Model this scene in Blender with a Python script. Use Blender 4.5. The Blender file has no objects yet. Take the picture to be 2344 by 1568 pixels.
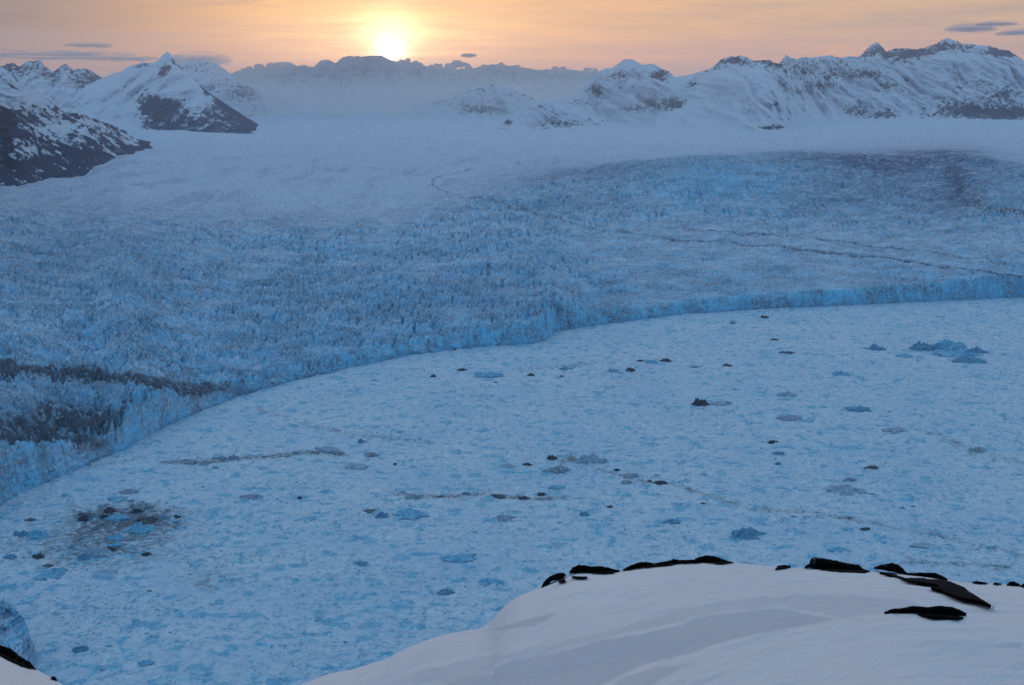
import bpy, math, random
import numpy as np

# ------------------------------------------------------------------ scene, camera, sky, sun, exposure
sc = bpy.context.scene
COL = sc.collection
CAM_Z = 550.0
W, H = 2343.4, 1568.0            # frame of the traced coordinates
FOV = math.radians(50.0)
F = (W / 2) / math.tan(FOV / 2)
CX, CY = W / 2, H / 2
HORIZON = 190.0
PITCH = math.atan((CY - HORIZON) / F)
cp, sp = math.cos(PITCH), math.sin(PITCH)

cam_d = bpy.data.cameras.new("camera")
cam = bpy.data.objects.new("camera", cam_d)
COL.objects.link(cam)
cam.location = (0, 0, CAM_Z)
cam.rotation_euler = (math.pi / 2 - PITCH, 0, 0)
cam_d.sensor_width = 36
cam_d.lens = 18 / math.tan(FOV / 2)
cam_d.clip_start = 0.5
cam_d.clip_end = 90000
sc.camera = cam

SUN_AZ = math.atan2(893 - CX, F * cp + (CY - 118) * sp)     # to the left of the view axis
SUN_EL = math.radians(1.75)

sc.view_settings.view_transform = 'Standard'
sc.view_settings.look = 'None'
sc.view_settings.exposure = 0.0
sc.view_settings.gamma = 1.0
sc.render.film_transparent = False
try:
    sc.cycles.volume_bounces = 1
    sc.cycles.max_bounces = 6
    sc.cycles.transparent_max_bounces = 16
    sc.cycles.use_denoising = True
except Exception:
    pass


class NT:
    """small helper for node trees"""
    def __init__(self, tree):
        self.t = tree
        tree.nodes.clear()

    def n(self, kind, **kw):
        nd = self.t.nodes.new(kind)
        for k, v in kw.items():
            if k == 'inp':
                for kk, vv in v.items():
                    self.set(nd, kk, vv)
            else:
                setattr(nd, k, v)
        return nd

    def set(self, nd, key, v):
        s = nd.inputs[key]
        if isinstance(v, bpy.types.NodeSocket):
            self.t.links.new(v, s)
        else:
            if hasattr(s.default_value, '__len__') and not hasattr(v, '__len__'):
                v = (v,) * len(s.default_value)
            if hasattr(v, '__len__') and len(v) == 3 and len(s.default_value) == 4:
                v = (*v, 1)
            s.default_value = v

    def math(self, op, a, b=0.0, c=0.0, clamp=False):
        nd = self.n('ShaderNodeMath', operation=op, use_clamp=clamp)
        self.set(nd, 0, a); self.set(nd, 1, b); self.set(nd, 2, c)
        return nd.outputs[0]

    def vmath(self, op, a, b=(0, 0, 0)):
        nd = self.n('ShaderNodeVectorMath', operation=op)
        self.set(nd, 0, a); self.set(nd, 1, b)
        return nd.outputs[1] if op in ('DOT_PRODUCT', 'LENGTH') else nd.outputs[0]

    def mix(self, fac, a, b, blend='MIX'):
        nd = self.n('ShaderNodeMix', data_type='RGBA', blend_type=blend)
        self.set(nd, 0, fac); self.set(nd, 6, a); self.set(nd, 7, b)
        return nd.outputs[2]

    def ramp(self, x, lo, hi, a=0.0, b=1.0):
        nd = self.n('ShaderNodeMapRange', interpolation_type='SMOOTHSTEP')
        for k, v in zip(range(5), (x, lo, hi, a, b)):
            self.set(nd, k, v)
        return nd.outputs[0]

    def noise(self, vec, scale, detail=4.0, rough=0.55, lac=2.0, dist=0.0):
        nd = self.n('ShaderNodeTexNoise', inp={'Vector': vec, 'Scale': scale, 'Detail': detail,
                                                'Roughness': rough, 'Lacunarity': lac, 'Distortion': dist})
        return nd.outputs[0]

    def mapping(self, vec, scale=(1, 1, 1), rot=(0, 0, 0), loc=(0, 0, 0)):
        return self.n('ShaderNodeMapping', inp={'Vector': vec, 'Scale': scale, 'Rotation': rot, 'Location': loc}).outputs[0]


# --- world: Nishita dusk sky behind a thin high veil of cloud
world = bpy.data.worlds.new("World")
sc.world = world
world.use_nodes = True
w = NT(world.node_tree)
sky = w.n('ShaderNodeTexSky', sky_type='NISHITA')
sky.sun_disc = False
sky.sun_elevation = SUN_EL
sky.sun_rotation = SUN_AZ
sky.altitude = 500
sky.air_density = 1.0
sky.dust_density = 2.0
sky.ozone_density = 3.0
D = w.n('ShaderNodeTexCoord').outputs['Generated']
sdir = (math.sin(SUN_AZ) * math.cos(SUN_EL), math.cos(SUN_AZ) * math.cos(SUN_EL), math.sin(SUN_EL))
sep = w.n('ShaderNodeSeparateXYZ', inp={0: D})
dz, dx, dy = sep.outputs[2], sep.outputs[0], sep.outputs[1]
dot = w.vmath('DOT_PRODUCT', D, sdir)
ang = w.math('ARCCOSINE', w.math('MINIMUM', dot, 0.9999999))             # radians from the sun
sunside = w.ramp(dot, -0.7, 1.0)
# streaky veil
lowstreak = w.noise(w.mapping(D, (2.2, 2.2, 34), (0.0, 0.09, 0)), 3.2, 5, 0.6, dist=0.6)
wisp = w.noise(w.mapping(D, (4, 4, 80), (0.02, 0.06, 0), (3, 1, 2)), 3.0, 6, 0.6, dist=0.8)
band = w.ramp(lowstreak, 0.35, 0.68)
# colours
rightc = (0.84, 0.52, 0.30)
leftc = (0.25, 0.18, 0.165)
side = w.ramp(w.math('SUBTRACT', dx, sdir[0]), -0.35, -0.03)
peach = w.mix(side, leftc, (1.02, 0.53, 0.23))
side2 = w.ramp(w.math('SUBTRACT', dx, sdir[0]), 0.05, 0.42)
peach = w.mix(side2, peach, rightc)
pink = w.mix(sunside, (0.38, 0.48, 0.60), w.mix(side, (0.50, 0.29, 0.25), (0.95, 0.45, 0.29)))
low = w.ramp(dz, 0.0, 0.055)
veil = w.mix(low, pink, peach)
grey = w.mix(0.5, veil, (0.42, 0.34, 0.34))
veil = w.mix(w.math('MULTIPLY', band, 0.8), veil, grey)
veil = w.mix(w.math('MULTIPLY', w.ramp(wisp, 0.52, 0.75), 0.28), veil, w.mix(0.45, veil, (0.5, 0.33, 0.36)))
# the veil turns to blue grey dome overhead and away from the sun
up = w.ramp(dz, 0.10, 0.62)
dome = w.mix(sunside, (0.245, 0.49, 0.75), (0.35, 0.54, 0.74))
veil = w.mix(up, w.mix(w.ramp(dot, 0.2, 0.9), (0.33, 0.48, 0.62), veil), dome)
# glow of the low sun in the veil: taller than wide, with a small core
daz = w.math('SUBTRACT', dx, sdir[0]); dzz = w.math('SUBTRACT', dz, sdir[2])
def gauss(sx, sz, off=0.0):
    a = w.math('POWER', w.math('DIVIDE', daz, sx), 2.0)
    b = w.math('POWER', w.math('DIVIDE', w.math('SUBTRACT', dzz, off), sz), 2.0)
    return w.math('MULTIPLY', w.math('EXPONENT', w.math('MULTIPLY', w.math('ADD', a, b), -1.0)), w.math('GREATER_THAN', dy, 0.0))
g_core = gauss(0.0125, 0.0095, -0.004)
g_pillar = gauss(0.027, 0.020, 0.010)
g_mid = gauss(0.09, 0.036, 0.002)
g_wide = gauss(0.26, 0.085, 0.01)
streakgain = w.ramp(wisp, 0.25, 0.7, 1.25, 0.75)
def add(col, fac, c):
    return w.mix(1.0, col, w.vmath('SCALE', c) if False else w.mix(fac, (0, 0, 0), c), 'ADD')
veil = add(veil, w.math('MULTIPLY', g_wide, w.math('MULTIPLY', streakgain, 0.32)), (0.8, 0.42, 0.08))
veil = add(veil, w.math('MULTIPLY', g_mid, w.math('MULTIPLY', streakgain, 0.7)), (1.15, 0.75, 0.32))
veil = add(veil, w.math('MULTIPLY', g_pillar, streakgain), (1.25, 1.05, 0.62))
veil = add(veil, g_core, (3.2, 2.7, 2.0))
bg_sky = w.n('ShaderNodeBackground', inp={'Color': sky.outputs[0], 'Strength': 0.10})
bg_veil = w.n('ShaderNodeBackground', inp={'Color': veil, 'Strength': 1.0})
mx = w.n('ShaderNodeMixShader', inp={0: 0.88, 1: bg_sky.outputs[0], 2: bg_veil.outputs[0]})
w.n('ShaderNodeOutputWorld', inp={0: mx.outputs[0]})

sun_d = bpy.data.lights.new("sun", 'SUN')
sun_d.energy = 0.5
sun_d.angle = math.radians(0.6)
sun_d.color = (1.0, 0.60, 0.34)
sun = bpy.data.objects.new("sun", sun_d)
COL.objects.link(sun)
sun.rotation_euler = (math.pi / 2 - SUN_EL, 0, math.pi - SUN_AZ)


# ------------------------------------------------------------------ projection helpers
def ray(px, py):
    px = np.asarray(px, float); py = np.asarray(py, float)
    x = (px - CX); y = F * cp + (CY - py) * sp; z = -F * sp + (CY - py) * cp
    return x, y, z

def at_z(px, py, z):
    x, y, dz_ = ray(px, py)
    t = (z - CAM_Z) / dz_
    return np.stack([x * t, y * t, np.zeros_like(t) + z], -1)

def at_dist(px, py, d):
    x, y, dz_ = ray(px, py)
    t = d / np.hypot(x, y)
    return np.stack([x * t, y * t, CAM_Z + dz_ * t], -1)

def proj(x, y, z):
    zz = z - CAM_Z
    fwd = y * cp - zz * sp
    up_ = y * sp + zz * cp
    return CX + F * x / fwd, CY - F * up_ / fwd


# ------------------------------------------------------------------ numpy noise
def _h(ix, iy, seed):
    n = (ix.astype(np.int64) * 374761393 + iy.astype(np.int64) * 668265263 + seed * 974634777) & 0x7fffffff
    n = ((n ^ (n >> 13)) * 1274126177) & 0x7fffffff
    n = ((n ^ (n >> 15)) * 2246822519) & 0x7fffffff
    return ((n ^ (n >> 16)) & 0xffffff).astype(np.float32) / float(0xffffff)

def perlin(x, y, seed=0):
    ix = np.floor(x); iy = np.floor(y)
    fx = x - ix; fy = y - iy
    ix = ix.astype(np.int64); iy = iy.astype(np.int64)
    def g(dx_, dy_):
        a = _h(ix + dx_, iy + dy_, seed) * 6.2831853
        return np.cos(a) * (fx - dx_) + np.sin(a) * (fy - dy_)
    u = fx * fx * fx * (fx * (fx * 6 - 15) + 10); v = fy * fy * fy * (fy * (fy * 6 - 15) + 10)
    a = g(0, 0) * (1 - u) + g(1, 0) * u
    b = g(0, 1) * (1 - u) + g(1, 1) * u
    return (a * (1 - v) + b * v) * 1.5

def fbm(x, y, seed=0, oct=5, gain=0.5, lac=2.03):
    s = 0; a = 1.0; t = 0
    for i in range(oct):
        s = s + a * perlin(x, y, seed + i * 17); t += a
        x = x * lac + 3.1; y = y * lac + 7.7; a *= gain
    return s / t

def ridged(x, y, seed=0, oct=5, gain=0.5, lac=2.1):
    s = 0; a = 1.0; t = 0
    for i in range(oct):
        n = 1 - np.abs(perlin(x, y, seed + i * 13)) * 1.8
        s = s + a * n; t += a
        x = x * lac + 5.3; y = y * lac + 1.9; a *= gain
    return s / t

def worley(x, y, seed=0):
    """F1, F2, a random number per cell and a tilted plane value"""
    ix = np.floor(x).astype(np.int64); iy = np.floor(y).astype(np.int64)
    f1 = np.full(x.shape, 9.0, np.float32); f2 = f1.copy(); r = np.zeros_like(f1); pl = np.zeros_like(f1)
    for i in (-1, 0, 1):
        for j in (-1, 0, 1):
            cx_, cy_ = ix + i, iy + j
            ox = cx_ + _h(cx_, cy_, seed); oy = cy_ + _h(cx_, cy_, seed + 5)
            dx_ = x - ox; dy_ = y - oy
            d = np.hypot(dx_, dy_).astype(np.float32)
            c = d < f1
            f2 = np.where(c, f1, np.minimum(f2, d))
            f1 = np.where(c, d, f1)
            rr = _h(cx_, cy_, seed + 9); an = _h(cx_, cy_, seed + 11) * 6.2832
            r = np.where(c, rr, r)
            pl = np.where(c, dx_ * np.cos(an) + dy_ * np.sin(an), pl)
    return f1, f2, r, pl

def ss(x, a, b):
    t = np.clip((x - a) / (b - a), 0, 1)
    return t * t * (3 - 2 * t)

def blob(u, v, cx_, cy_, rx, ry):
    return np.exp(-(((u - cx_) / rx) ** 2 + ((v - cy_) / ry) ** 2))

def polydist(u, v, pts, sy=1.0):
    """distance in traced units from (u,v) to a polyline"""
    best = np.full(u.shape, 1e9)
    for (x0, y0), (x1, y1) in zip(pts[:-1], pts[1:]):
        dx_, dy_ = x1 - x0, (y1 - y0) * sy
        t = np.clip(((u - x0) * dx_ + (v - y0) * sy * dy_) / (dx_ * dx_ + dy_ * dy_), 0, 1)
        best = np.minimum(best, np.hypot(u - x0 - t * dx_, (v - y0) * sy - t * dy_))
    return best

def inside(u, v, poly):
    c = np.zeros(u.shape, bool)
    n = len(poly)
    for i in range(n):
        x0, y0 = poly[i]; x1, y1 = poly[(i + 1) % n]
        if y0 == y1:
            continue
        c ^= ((y0 > v) != (y1 > v)) & (u < (x1 - x0) * (v - y0) / (y1 - y0) + x0)
    return c


# ------------------------------------------------------------------ mesh helpers
def grid_mesh(name, P, mat, attrs=None, smooth=True, kind=None, flip=False, parent=None):
    r, c = P.shape[:2]
    me = bpy.data.meshes.new(name)
    me.vertices.add(r * c)
    me.vertices.foreach_set('co', P.reshape(-1).astype(np.float32))
    idx = np.arange(r * c).reshape(r, c)
    q = np.stack([idx[:-1, :-1], idx[:-1, 1:], idx[1:, 1:], idx[1:, :-1]], -1).reshape(-1, 4)
    if flip:
        q = q[:, ::-1]
    nf = len(q)
    me.loops.add(nf * 4); me.polygons.add(nf)
    me.loops.foreach_set('vertex_index', q.reshape(-1).astype(np.int32))
    me.polygons.foreach_set('loop_start', np.arange(0, nf * 4, 4, dtype=np.int32))
    me.polygons.foreach_set('loop_total', np.full(nf, 4, dtype=np.int32))
    me.update()
    me.polygons.foreach_set('use_smooth', np.full(nf, smooth, dtype=bool))
    for k, a in (attrs or {}).items():
        at = me.attributes.new(k, 'FLOAT', 'POINT')
        at.data.foreach_set('value', a.reshape(-1).astype(np.float32))
    me.materials.append(mat)
    me.validate()
    ob = bpy.data.objects.new(name, me)
    COL.objects.link(ob)
    if kind:
        ob['kind'] = kind
    if parent:
        ob.parent = parent
    return ob

def raw_mesh(name, V, faces, mat, attrs=None, smooth=True):
    me = bpy.data.meshes.new(name)
    me.from_pydata([tuple(p) for p in V], [], [tuple(int(i) for i in f) for f in faces])
    me.polygons.foreach_set('use_smooth', np.full(len(me.polygons), smooth, dtype=bool))
    for k, a in (attrs or {}).items():
        at = me.attributes.new(k, 'FLOAT', 'POINT')
        at.data.foreach_set('value', np.asarray(a, np.float32))
    me.materials.append(mat)
    ob = bpy.data.objects.new(name, me)
    COL.objects.link(ob)
    return ob

def tag(o, label, cat, group=None):
    o['label'] = label; o['category'] = cat
    if group:
        o['group'] = group

def material(name, build, rough=0.8):
    m = bpy.data.materials.new(name)
    m.use_nodes = True
    t = NT(m.node_tree)
    build(t)
    return m

def attr(t, name):
    return t.n('ShaderNodeAttribute', attribute_name=name).outputs['Fac']

def pbsdf(t, col, rough, normal=None, spec=0.25, sss=0.0):
    b = t.n('ShaderNodeBsdfPrincipled', inp={'Base Color': col, 'Roughness': rough, 'Specular IOR Level': spec})
    if normal is not None:
        t.set(b, 'Normal', normal)
    t.n('ShaderNodeOutputMaterial', inp={0: b.outputs[0]})
    return b

def bump(t, h, dist, strength=1.0, normal=None):
    nd = t.n('ShaderNodeBump', inp={'Height': h, 'Distance': dist, 'Strength': strength})
    if normal is not None:
        t.set(nd, 'Normal', normal)
    return nd.outputs[0]


# ------------------------------------------------------------------ materials
def m_glacier(t):
    P = t.n('ShaderNodeNewGeometry')
    pos = P.outputs['Position']
    nz = t.n('ShaderNodeSeparateXYZ', inp={0: P.outputs['Normal']}).outputs[2]
    n1 = t.noise(pos, 0.02, 6, 0.65)
    n2 = t.noise(pos, 0.18, 5, 0.65)
    n3 = t.noise(t.mapping(pos, (1, 1, 0.25)), 0.09, 5, 0.7)
    face = t.ramp(t.math('ADD', nz, t.math('MULTIPLY', t.math('SUBTRACT', n2, 0.5), 0.9)), 0.98, 0.45)
    blue = t.math('ADD', t.math('MULTIPLY', face, 0.75), t.math('MULTIPLY', t.math('SUBTRACT', n1, 0.42), 1.2), clamp=True)
    blue = t.math('ADD', t.math('MULTIPLY', blue, t.math('SUBTRACT', 1.0, attr(t, 'snow'))), attr(t, 'blue'), clamp=True)
    snow = t.mix(attr(t, 'fine'), (0.35, 0.42, 0.58), (0.76, 0.80, 0.87))
    ice = t.mix(n3, (0.05, 0.38, 0.66), (0.34, 0.73, 0.90))
    c = t.mix(blue, snow, ice)
    # rock debris and grit carried in and on the ice
    d = attr(t, 'dirt')
    dirtcol = t.mix(t.noise(pos, 0.05, 3), (0.018, 0.022, 0.03), (0.06, 0.06, 0.072))
    c = t.mix(t.math('MULTIPLY', d, 0.92), c, dirtcol)
    film = t.math('MULTIPLY', t.ramp(t.noise(t.mapping(pos, (1, 1.6, 1)), 0.014, 8, 0.76), 0.41, 0.56), t.math('MULTIPLY', t.ramp(n2, 0.38, 0.58), t.math('SUBTRACT', 0.85, attr(t, 'snow')), clamp=True), clamp=True)
    c = t.mix(film, c, (0.20, 0.185, 0.225))
    c = t.mix(t.math('MULTIPLY', t.math('MULTIPLY', attr(t, 'grime_shade'), t.ramp(t.noise(t.mapping(pos, (0.6, 1.4, 1)), 0.03, 7, 0.8), 0.36, 0.56)), 0.95), c, (0.07, 0.11, 0.20))  # dark blue: dirty ice plus painted shadow of the right slope
    pbsdf(t, c, 0.7, bump(t, n2, 1.6, 0.8), 0.15)
MAT_GLACIER = material('glacier ice', m_glacier)

def m_brash(t):
    pos = t.n('ShaderNodeNewGeometry').outputs['Position']
    n_fine = t.noise(pos, 0.5, 5, 0.75)
    fine = t.math('ADD', t.math('MULTIPLY', attr(t, 'fine'), 0.8), t.math('MULTIPLY', t.math('SUBTRACT', n_fine, 0.4), 0.8), clamp=True)
    base = t.mix(fine, (0.41, 0.51, 0.62), (0.78, 0.81, 0.87))
    base = t.mix(t.math('MULTIPLY', attr(t, 'tone'), 0.5), base, (0.28, 0.50, 0.70))
    c = t.mix(t.math('MULTIPLY', attr(t, 'blue'), 0.85), base, t.mix(fine, (0.05, 0.28, 0.46), (0.24, 0.60, 0.78)))
    c = t.mix(t.math('MULTIPLY', attr(t, 'speck'), 0.7), c, (0.07, 0.13, 0.20))
    c = t.mix(t.math('MULTIPLY', attr(t, 'dirt'), 0.85), c, (0.09, 0.095, 0.12))
    pbsdf(t, c, 0.65, bump(t, n_fine, 1.0, 0.8), 0.15)
MAT_BRASH = material('brash ice', m_brash)

def m_mount(t, snow_lo=(0.56, 0.60, 0.70), snow_hi=(0.72, 0.74, 0.81), valley=False):
    P = t.n('ShaderNodeNewGeometry')
    pos = P.outputs['Position']
    rk = attr(t, 'rock')
    n = t.noise(pos, 0.018, 8, 0.76)
    n2 = t.noise(t.mapping(pos, (1, 0.4, 0.45), (0.2, 0.65, 0.2)), 0.034, 8, 0.74)
    m = t.ramp(t.math('ADD', rk, t.math('ADD', t.math('MULTIPLY', t.math('SUBTRACT', n, 0.5), 1.6), t.math('MULTIPLY', t.math('SUBTRACT', n2, 0.5), 1.5))), 0.50, 0.58)
    snow = t.mix(n2, snow_lo, snow_hi)
    if valley:  # lower slope lightened: pale valley mist painted into the snow colour
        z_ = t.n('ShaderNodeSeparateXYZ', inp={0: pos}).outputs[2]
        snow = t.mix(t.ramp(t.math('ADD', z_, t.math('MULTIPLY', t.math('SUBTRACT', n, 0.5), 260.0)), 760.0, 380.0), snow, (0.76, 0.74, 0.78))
    rock = t.mix(n, (0.006, 0.018, 0.055), (0.022, 0.042, 0.090))  # navy tint: blue scatter of the air put into the rock colour
    c = t.mix(m, snow, rock)
    pbsdf(t, c, 0.85, bump(t, t.noise(pos, 0.02, 8, 0.7), 14.0, 0.7), 0.1)
MAT_MOUNT = material('snow and rock', m_mount)
MAT_FAR = material('shade-darkened far ridge', lambda t: m_mount(t, (0.24, 0.22, 0.245), (0.40, 0.37, 0.40), True))  # backlit ridge: its shade is put into darker snow colours

def m_snow(t):
    P = t.n('ShaderNodeNewGeometry')
    pos = P.outputs['Position']
    big = t.noise(t.mapping(pos, (1, 0.35, 1), (0, 0, 0.9)), 0.10, 4, 0.5)
    wind = t.noise(t.mapping(pos, (0.35, 2.6, 1), (0, 0, 0.35)), 0.9, 6, 0.65, dist=0.5)
    crust_shade = attr(t, 'crust_shade'); warm = attr(t, 'warm')
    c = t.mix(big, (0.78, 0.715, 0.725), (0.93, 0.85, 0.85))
    c = t.mix(crust_shade, c, (0.40, 0.46, 0.54))
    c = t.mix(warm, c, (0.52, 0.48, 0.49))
    ic = t.ramp(t.noise(t.mapping(pos, (0.5, 1.6, 1), (0, 0, 0.35)), 0.55, 6, 0.6), 0.54, 0.66)
    gr_ = t.noise(pos, 14.0, 4, 0.8)
    c = t.mix(1.0, c, t.mix(t.ramp(gr_, 0.3, 0.7), (0.88, 0.88, 0.89), (1.0, 1.0, 1.0)), 'MULTIPLY')
    c = t.mix(t.math('MULTIPLY', t.ramp(wind, 0.50, 0.62), 0.22), c, (0.50, 0.52, 0.60))
    c = t.mix(t.math('MULTIPLY', ic, 0.34), c, (0.50, 0.58, 0.70))
    nb = bump(t, wind, 0.13, 0.7)
    nb = bump(t, t.noise(t.mapping(pos, (0.5, 2.0, 1), (0, 0, 0.35)), 3.2, 6, 0.7, dist=0.4), 0.05, 0.8, nb)
    nb = bump(t, t.noise(pos, 9.0, 3, 0.6), 0.035, 0.7, nb)
    nb = bump(t, t.noise(pos, 2.4, 4, 0.6), 0.08, 0.5, nb)
    pbsdf(t, c, 0.75, nb, 0.2)
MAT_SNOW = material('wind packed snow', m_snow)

def m_rock(t):
    P = t.n('ShaderNodeNewGeometry')
    pos = P.outputs['Position']
    n = t.noise(pos, 2.2, 7, 0.7)
    c = t.mix(n, (0.004, 0.004, 0.005), (0.016, 0.015, 0.016))
    c = t.mix(t.ramp(t.noise(pos, 0.9, 5, 0.7), 0.64, 0.68), c, (0.22, 0.23, 0.26))
    pbsdf(t, c, 0.85, bump(t, t.noise(pos, 4.0, 6, 0.7), 0.15, 1.0), 0.02)
MAT_ROCK = material('dark bedrock', m_rock)

def m_berg(lo, hi, dirt):
    def f(t):
        tc = t.n('ShaderNodeTexCoord').outputs['Object']
        n = t.noise(tc, 0.25, 6, 0.7)
        nz = t.n('ShaderNodeSeparateXYZ', inp={0: t.n('ShaderNodeNewGeometry').outputs['Normal']}).outputs[2]
        c = t.mix(n, lo, hi)
        c = t.mix(t.math('MULTIPLY', t.ramp(nz, 0.5, 0.98), 0.2 * (1 - dirt)), c, (0.55, 0.65, 0.80))
        g = t.ramp(t.noise(tc, 0.5, 6, 0.75), 0.66 - 0.3 * dirt, 0.74 - 0.25 * dirt)
        c = t.mix(t.math('MULTIPLY', g, dirt), c, (0.03, 0.03, 0.038))
        pbsdf(t, c, 0.6, bump(t, n, 1.0, 0.8), 0.25)
    return f
BERG = {
    'blue': material('blue berg ice', m_berg((0.05, 0.29, 0.47), (0.26, 0.57, 0.74), 0.15)),
    'deep': material('dark blue berg ice', m_berg((0.04, 0.19, 0.34), (0.18, 0.42, 0.60), 0.35)),
    'grey': material('grey berg ice', m_berg((0.20, 0.30, 0.42), (0.46, 0.56, 0.67), 0.4)),
    'mauve': material('silty berg ice', m_berg((0.17, 0.22, 0.32), (0.34, 0.40, 0.50), 0.3)),
    'speck': material('speckled berg ice', m_berg((0.32, 0.44, 0.58), (0.56, 0.66, 0.76), 0.75)),
    'dark': material('debris covered berg ice', m_berg((0.018, 0.024, 0.036), (0.07, 0.09, 0.12), 0.6)),
    'brown': material('brown debris on berg ice', m_berg((0.035, 0.034, 0.040), (0.11, 0.11, 0.13), 0.4)),
    'tan': material('tan stained and sunlit berg ice', m_berg((0.40, 0.36, 0.34), (0.56, 0.50, 0.46), 0.2)),  # stained crag; the small chip's sunlight is painted with this tan too
}

# ------------------------------------------------------------------ columns shared by fjord and glacier
A_IN = math.radians(28.5)
cols = np.concatenate([np.linspace(-math.radians(50), -A_IN, 90)[:-1], np.linspace(-A_IN, A_IN, 1480), np.linspace(A_IN, math.radians(50), 90)[1:]])

front_px = [(0, 1152), (40, 1130), (90, 1106), (140, 1086), (190, 1066), (240, 1044), (290, 1024), (325, 1006), (360, 984), (400, 966), (440, 950), (480, 930), (530, 910),
            (580, 896), (640, 878), (700, 862), (760, 850), (830, 834), (910, 815), (1000, 803), (1090, 792), (1170, 788), (1225, 784), (1258, 774), (1272, 757),
            (1330, 748), (1400, 738), (1480, 728), (1560, 718), (1700, 709), (1800, 703), (1900, 699), (2000, 695), (2100, 690), (2200, 686), (2343, 680)]
fp = np.array(front_px, float)
FPW = at_z(fp[:, 0], fp[:, 1], 0.0)
f_az = np.arctan2(FPW[:, 0], FPW[:, 1]); f_d = np.hypot(FPW[:, 0], FPW[:, 1])
f_az = np.concatenate([[math.radians(-52), math.radians(-38)], f_az, [math.radians(52)]])
f_d = np.concatenate([[900, 1100], f_d, [3300]])
cliff_px = [(0, 125), (60, 112), (120, 85), (180, 62), (240, 52), (280, 75), (325, 96), (370, 76), (420, 52), (470, 34), (530, 30), (600, 32), (700, 34), (760, 40),
            (850, 40), (920, 32), (1000, 38), (1100, 46), (1200, 52), (1258, 62), (1275, 60), (1350, 42), (1500, 36), (1700, 32), (1850, 34), (2000, 42), (2150, 42), (2343, 38)]
ch = np.array(cliff_px, float)

def front_dist(a):
    d = np.interp(a, f_az, f_d)
    x = a * d
    return d + 7 * fbm(x / 60, x * 0, 3, 3) * 2 + 5 * perlin(x / 17, x * 0 + 2, 8) + 2.5 * perlin(x / 6, x * 0 + 5, 9)

fd = front_dist(cols)
u_front, _ = proj(np.sin(cols) * fd, np.cos(cols) * fd, 0 * fd)
cliff_h = np.interp(u_front, ch[:, 0], ch[:, 1]) / F * np.hypot(fd, CAM_Z) * 0.92
_s = cols * np.interp(cols, f_az, f_d)
cliff_h = cliff_h * np.interp(u_front, [0, 500, 700, 1050, 1260, 1350, 2000, 2343], [1, 1, 0.8, 0.8, 1, 0.72, 0.78, 0.9]) * (1 + 0.30 * fbm(_s / 70, _s * 0 + 1, 15, 4, 0.6))

# ------------------------------------------------------------------ glacier
off = [0.0]
s = 2.4
while off[-1] < 13500:
    off.append(off[-1] + s); s *= 1.0068
off = np.array(off)
A2, O2 = np.meshgrid(cols, off)
FD2 = np.broadcast_to(fd, A2.shape)
D2 = FD2 + O2
X = np.sin(A2) * D2; Y = np.cos(A2) * D2

def glacier_base(a, d, o, hc):
    # left: long ramp, right: icefall between 3.9 and 5.4 km, upper basin about 225 m
    wr = ss(np.degrees(a), 1.5, 9.0)
    left = hc + (226 - hc) * np.interp(o, [0, 1500, 3500, 6000, 10500, 14000], [0, 0.16, 0.40, 0.66, 1.0, 1.06])
    dr = d + 160 * fbm(a * 9, a * 0, 44, 3) + 330 * np.exp(-((np.degrees(a) - 20.5) / 2.0) ** 2) * -1.0
    right = hc + (228 - hc) * np.interp(dr, [2500, 3300, 3900, 4400, 5150, 5500, 9000], [0, 0.12, 0.26, 0.55, 0.97, 1.0, 1.03])
    return left * (1 - wr) + right * wr

HC2 = np.broadcast_to(cliff_h, A2.shape)
rim = 6.0 + 0.0 * O2
ZB = glacier_base(A2, D2, O2, HC2) + 14 * fbm(X / 420, Y / 420, 5, 4) * ss(O2, 60, 500)
U, V = proj(X, Y, ZB)
# how broken the ice is
line = np.interp(U, [0, 300, 650, 900, 985, 1100, 1200, 1280, 1450, 1600, 1720, 1830, 1950, 2030, 2090, 2150, 2343], [470, 480, 495, 500, 462, 425, 402, 388, 366, 354, 350, 343, 352, 358, 350, 342, 372])
line = line + 9 * fbm(X / 260, Y / 260, 23, 5, 0.6)
sharp = ss(U, 1150, 1400)
brk = ss(V - line, -16, 60) * (1 - sharp) + ss(V - line, -5, 13) * sharp
far_right = ss(U, 1120, 1420) * ss(V, 490, 560)
amp = 1.0 + 2.2 * ss(V, 310, 420) * (1 - ss(U, 1250, 1500)) + 8.0 * brk - 3.0 * far_right + 2.5 * blob(U, V, 900, 700, 500, 90)
patch = fbm(X / 160, Y / 160, 21, 4)
amp = amp * (0.85 + 0.9 * np.clip(patch, -0.6, 0.8))
wx = X + 9 * fbm(X / 30, Y / 30, 31, 3); wy = Y + 9 * fbm(X / 30, Y / 30, 37, 3)
def serac(x, y, size, seed, stretch=1.0):
    f1, f2, r, pl = worley(x / size, y / (size * stretch), seed)
    e = ss(f2 - f1, 0.02, 0.32)
    return e * (0.35 + 0.85 * r + 0.75 * pl)
SZ = serac(wx, wy, 19.0, 101) * 0.62 + serac(wx, wy, 8.0, 103) * 0.42 + 0.42 * fbm(X / 6, Y / 6, 113, 4, 0.65) + ridged(X / 60, Y / 40, 107, 5) * 0.8 - 0.75
far_sz = serac(wx, wy, 42.0, 105, 0.8) * 1.1 + serac(wx, wy, 18.0, 115) * 0.45 + ridged(X / 90, Y / 70, 109, 4) * 0.5 - 0.7
fw = ss(D2, 2800, 4300)
SZ = SZ * (1 - fw) + far_sz * fw
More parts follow.
